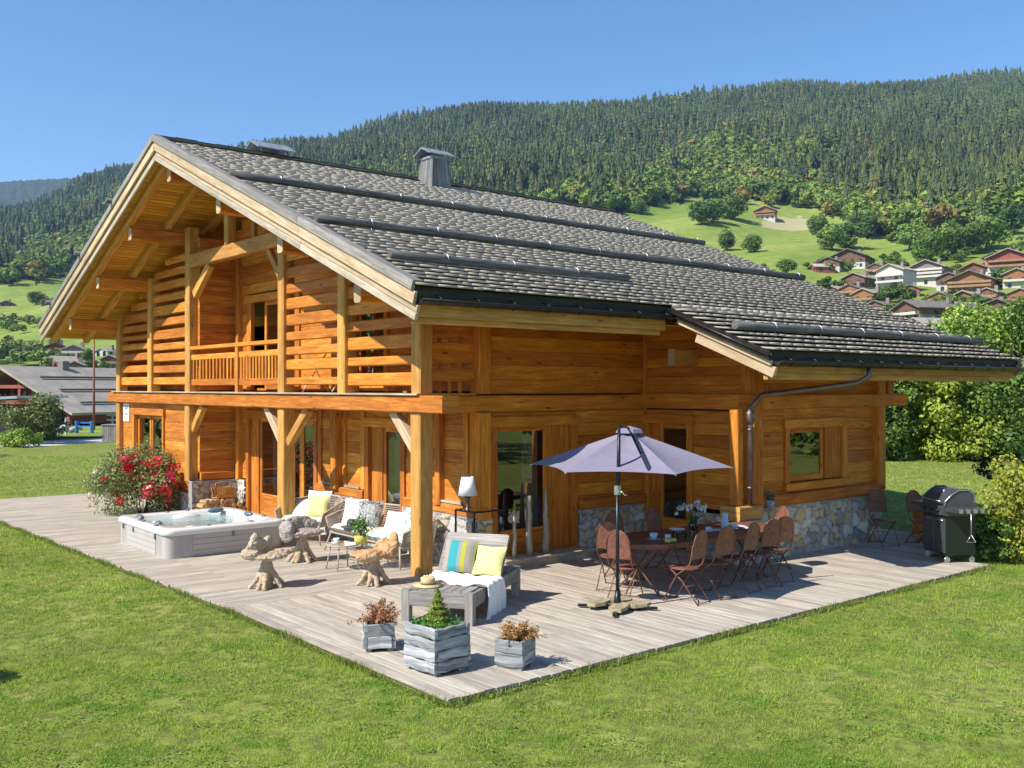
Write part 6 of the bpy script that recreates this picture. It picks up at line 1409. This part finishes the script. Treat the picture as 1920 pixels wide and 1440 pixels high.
# right-hand shrubs
leafy('golden_shrub', 8.95, -5.3, 1.75, .98, 9000, .07, [(.30, .34, .03), (.38, .40, .05), (.20, .26, .03), (.42, .40, .08)], 'bright yellow-green shrub at the right end of the deck beside the barbecue', 60, 'shrub', group=None, nb=30, low=.05, trunk=False)
leafy('purple_shrub', 10.9, -4.0, 1.55, .75, 3600, .10, [(.05, .018, .025), (.08, .025, .03), (.035, .03, .02)], 'dark purple-leaved shrub behind the barbecue', 61, 'shrub', nb=20, trunk=False)
leafy('green_shrub', 8.4, -4.7, .95, .5, 2600, .07, LD, 'small dark green shrub under the barbecue shelf, beside the yellow-green one', 62, 'shrub', nb=14, trunk=False)
leafy('spreading_shrub', *on_plane(60, 832, GZ), 2.6, 1.7, 5000, .17, [(.18, .22, .07), (.14, .20, .05), (.24, .26, .10), (.09, .14, .04)], 'sprawling grey-green bush at the far left beyond the lawn', 63, 'shrub', nb=26, trunk=False)
for k, (u, v, lab) in enumerate(((20, 838, 'low weeds at the left end of the lawn edge'), (50, 838, 'low weeds below the sprawling bush'))): leafy('weeds', *on_plane(u, v, GZ), .8, .9, 900, .14, LG, lab, 70+k, 'plant', nb=9, trunk=False)
x_, y_ = on_plane(10, 1262, GZ); leafy('laurel_shrub', x_-1.25, y_+.15, 1.25, .5, 2500, .09, LD, 'dark shrub just past the left edge, its shadow on the lawn', 66, 'shrub', nb=14, low=.1, trunk=False)
# ---- rose bush
rx, ry = -.62, 10.55; g_ = np.random.default_rng(41)
rb = leafy('rose_bush', rx, ry, 1.5, 1.15, 19000, .055, [(.20, .28, .07), (.28, .35, .11), (.13, .19, .05), (.38, .40, .18), (.22, .17, .08)], 'large rose bush with red and a few white blooms beside the hot tub', 64, 'rose bush', z=0, nb=60, low=.0, trunk=False)
pp_ = np.array([v.co for v in rb.children[0].data.vertices][::4]) if rb.children else None
fol = [c for c in bpy.data.objects if c.parent == rb and c.name.startswith('foliage')][0]; cs = np.empty(len(fol.data.vertices)*3, np.float32); fol.data.vertices.foreach_get('co', cs); cs = cs.reshape(-1, 3)[::4]
def bloom(name, col, s):
    mb = MB(); mb.col = col
    for ring in range(3):
        for k in range(6): a = k*1.047+ring*.5; r0 = s*(.25+.35*ring); c, s_ = math.cos(a), math.sin(a); w_ = r0*.7; z0 = s*(.5-.25*ring); mb.quad([(c*r0*.2, s_*r0*.2, z0*.3), (c*r0-s_*w_*.6, s_*r0+c*w_*.6, z0), (c*r0*1.25, s_*r0*1.25, z0*1.1), (c*r0+s_*w_*.6, s_*r0-c*w_*.6, z0)])
    return mb.build(name, M['leaf'], rb)
red = [bloom('red_bloom', c, .09) for c in ((.72, .02, .05), (.60, .012, .03), (.74, .06, .14))]; whb = bloom('white_bloom', (.75, .70, .62), .05)
view = np.array((CX-rx+2, CY-ry, 2.2)); view /= np.linalg.norm(view)
out = (cs-np.array((0, 0, .7)))@view; cand = np.argsort(-out)[:6500]; used = 0
for i in range(96):
    q = cs[cand[g_.integers(0, len(cand))]]+view*.05; side = q[0]*RT[0]+q[1]*RT[1]
    wh = side < -.45 or g_.random() < .05
    src = whb if wh else red[int(g_.integers(0, 3))]
    if i < 4: o = (red+[whb])[i]
    else: o = src.copy(); COL.objects.link(o)
    o.location = tuple(q); o.rotation_euler = (g_.uniform(-.9, .9)-.5*0, g_.uniform(-.9, .9)-.4, g_.uniform(0, 6)); k = g_.uniform(.8, 1.5); o.scale = (k,)*3
# ---- grass on the near lawn
def in_deck(x, y):
    return ((x > -3.12) & (x < 7.75) & (y > -5.06) & (y < 0)) | ((x > -3.13-.35*(y+.12)/11.4) & (x < 12) & (y >= 0) & (y < 15.7)) | ((x > 7) & (x < 11) & (y > -3.9) & (y < 0))
def grass(n, d0, d1, hgt, wid, seed, name, lab):
    g = np.random.default_rng(seed); d = d0*(d1/d0)**g.random(n); u = g.uniform(-160, 2080, n); p = np.array([CX, CY])+FW*d[:, None]+RT*((u-960)/FPX*d)[:, None]
    # tufts: pull the blades towards clump centres
    p += g.normal(0, .02, (n, 2)); m = ~in_deck(p[:, 0], p[:, 1]); p = p[m]; d = d[m]; n = len(p); cl = np.sin(p[:, 0]*2.3+np.sin(p[:, 1]*1.7)*2)+np.sin(p[:, 1]*2.9+p[:, 0]*.8); cl2 = np.sin(p[:, 0]*9+3*np.sin(p[:, 1]*5))*np.sin(p[:, 1]*11)
    v1 = vnoise(p[:, 0], p[:, 1], .16, 3, 3); v2 = vnoise(p[:, 0], p[:, 1], .9, 5, 2); v3 = vnoise(p[:, 0], p[:, 1], 2.6, 9, 2)
    m = g.random(n) < np.clip((v1-.30)*3.2+(v2-.5)*.8, .06, 1); p, d, cl, cl2, v1, v2, v3 = p[m], d[m], cl[m], cl2[m], v1[m], v2[m], v3[m]; n = len(p)
    h = hgt*g.uniform(.5, 1.2, n)*(.55+1.1*v1)*np.clip(d/9, 1, 2.2)**.4; a = g.uniform(0, 6.283, n); w_ = wid*np.clip(d/8, 1, 5); sx, sy = np.cos(a)*w_/2, np.sin(a)*w_/2; ln = g.normal(0, .45, (n, 2))*h[:, None]
    V = np.zeros((n, 3, 3)); V[:, 0] = np.stack([p[:, 0]-sx, p[:, 1]-sy, np.full(n, GZ-.005)], 1); V[:, 1] = np.stack([p[:, 0]+sx, p[:, 1]+sy, np.full(n, GZ-.005)], 1); V[:, 2] = np.stack([p[:, 0]+ln[:, 0], p[:, 1]+ln[:, 1], GZ+h], 1)
    base = np.array([(.29, .42, .045), (.36, .48, .065), (.47, .54, .11), (.20, .32, .035), (.60, .56, .27)]); pr = np.array([.3, .3, .2, .13, .07]); c = base[g.choice(5, n, p=pr)]; c = c*(.55+.5*v1+.35*v3)[:, None]; dry_ = np.clip((vnoise(p[:, 0], p[:, 1], .7, 21, 3)-.56)*5, 0, .75)[:, None]*g.random((n, 1)); c = c*(1-dry_)+np.array((.42, .37, .16))*dry_; lush = np.clip((vnoise(p[:, 0], p[:, 1], .45, 33, 2)-.58)*5, 0, .8)[:, None]; c = c*(1-lush)+np.array((.17, .34, .04))*lush
    o = np_mesh(name, V.reshape(-1, 3), np.arange(n*3).reshape(-1, 3), M['grass_blade'], col=c); tag(o, lab, 'grass', kind='stuff')
grass(520000, 6.8, 20, .03, .007, 5, 'grass', 'short mown grass of the near lawn around the deck'); grass(150000, 18, 42, .03, .009, 6, 'lawn_grass', 'mown grass of the farther lawn beyond the deck')
g = np.random.default_rng(15); n = 70000; d = 6.9*(24/6.9)**g.random(n); u = g.uniform(-100, 2020, n); p = np.array([CX, CY])+FW*d[:, None]+RT*((u-960)/FPX*d)[:, None]
m = (vnoise(p[:, 0], p[:, 1], .35, 44, 3) > .55) & ~in_deck(p[:, 0], p[:, 1]); p = p[m]; q3 = np.stack([p[:, 0], p[:, 1], GZ+g.uniform(.005, .035, len(p))], 1)
tag(foliage('clover', 'grass_blade', q3, .026, [(.20, .36, .05), (.27, .42, .07), (.15, .28, .04)], g, nrm=np.tile((0, 0, 1.6), (len(p), 1)), asp=1.2), 'patches of small-leaved clover in the near lawn', 'clover', kind='stuff')
# longer tufts along the deck edge
g = np.random.default_rng(8); E_ = []
for (a, b, n) in (((-3.12, -5.1), (-3.14, 0), 3200), ((-3.14, 0), (-3.5, 11), 4200), ((-3.1, -5.1), (7.8, -5.1), 3600)):
    f = g.random(n)[:, None]; q = np.array(a)*(1-f)+np.array(b)*f; E_.append(q+g.normal(0, .025, (n, 2)))
q = np.concatenate(E_); m = ~in_deck(q[:, 0], q[:, 1]); q = q[m]; n = len(q); h = g.uniform(.03, .09, n)*(1+.4*np.sin(q[:, 0]*3+q[:, 1]*4)); a = g.uniform(0, 6.283, n); V = np.zeros((n, 3, 3)); s_ = .006
V[:, 0] = np.stack([q[:, 0]-np.cos(a)*s_, q[:, 1]-np.sin(a)*s_, np.full(n, GZ)], 1); V[:, 1] = np.stack([q[:, 0]+np.cos(a)*s_, q[:, 1]+np.sin(a)*s_, np.full(n, GZ)], 1); V[:, 2] = np.stack([q[:, 0]+g.normal(0, .03, n), q[:, 1]+g.normal(0, .03, n), GZ+h], 1)
tag(np_mesh('edge_grass', V.reshape(-1, 3), np.arange(n*3).reshape(-1, 3), M['grass_blade'], col=np.array([(.21, .28, .035), (.26, .33, .06), (.12, .19, .03), (.4, .38, .16)])[g.integers(0, 4, n)]), 'longer grass growing against the edge of the deck', 'grass', kind='stuff')
# ---- haze
mb = MB(); mb.box(-2600, 3600, -2600, 4700, -90, 760); hz = mb.build('haze', M['white_paint']); hm = bpy.data.materials.new('haze_air'); hm.use_nodes = True; nt_ = hm.node_tree; nt_.nodes.remove(nt_.nodes['Principled BSDF'])
pv = nt_.nodes.new('ShaderNodeVolumePrincipled'); pv.inputs['Color'].default_value = (.42, .62, 1, 1); pv.inputs['Density'].default_value = .00010; pv.inputs['Anisotropy'].default_value = .2
nt_.links.new(pv.outputs[0], nt_.nodes['Material Output'].inputs['Volume']); hz.data.materials.clear(); hz.data.materials.append(hm); tag(hz, 'thin blue haze lying over the valley and mountains', 'haze', kind='stuff'); hz.visible_shadow = True
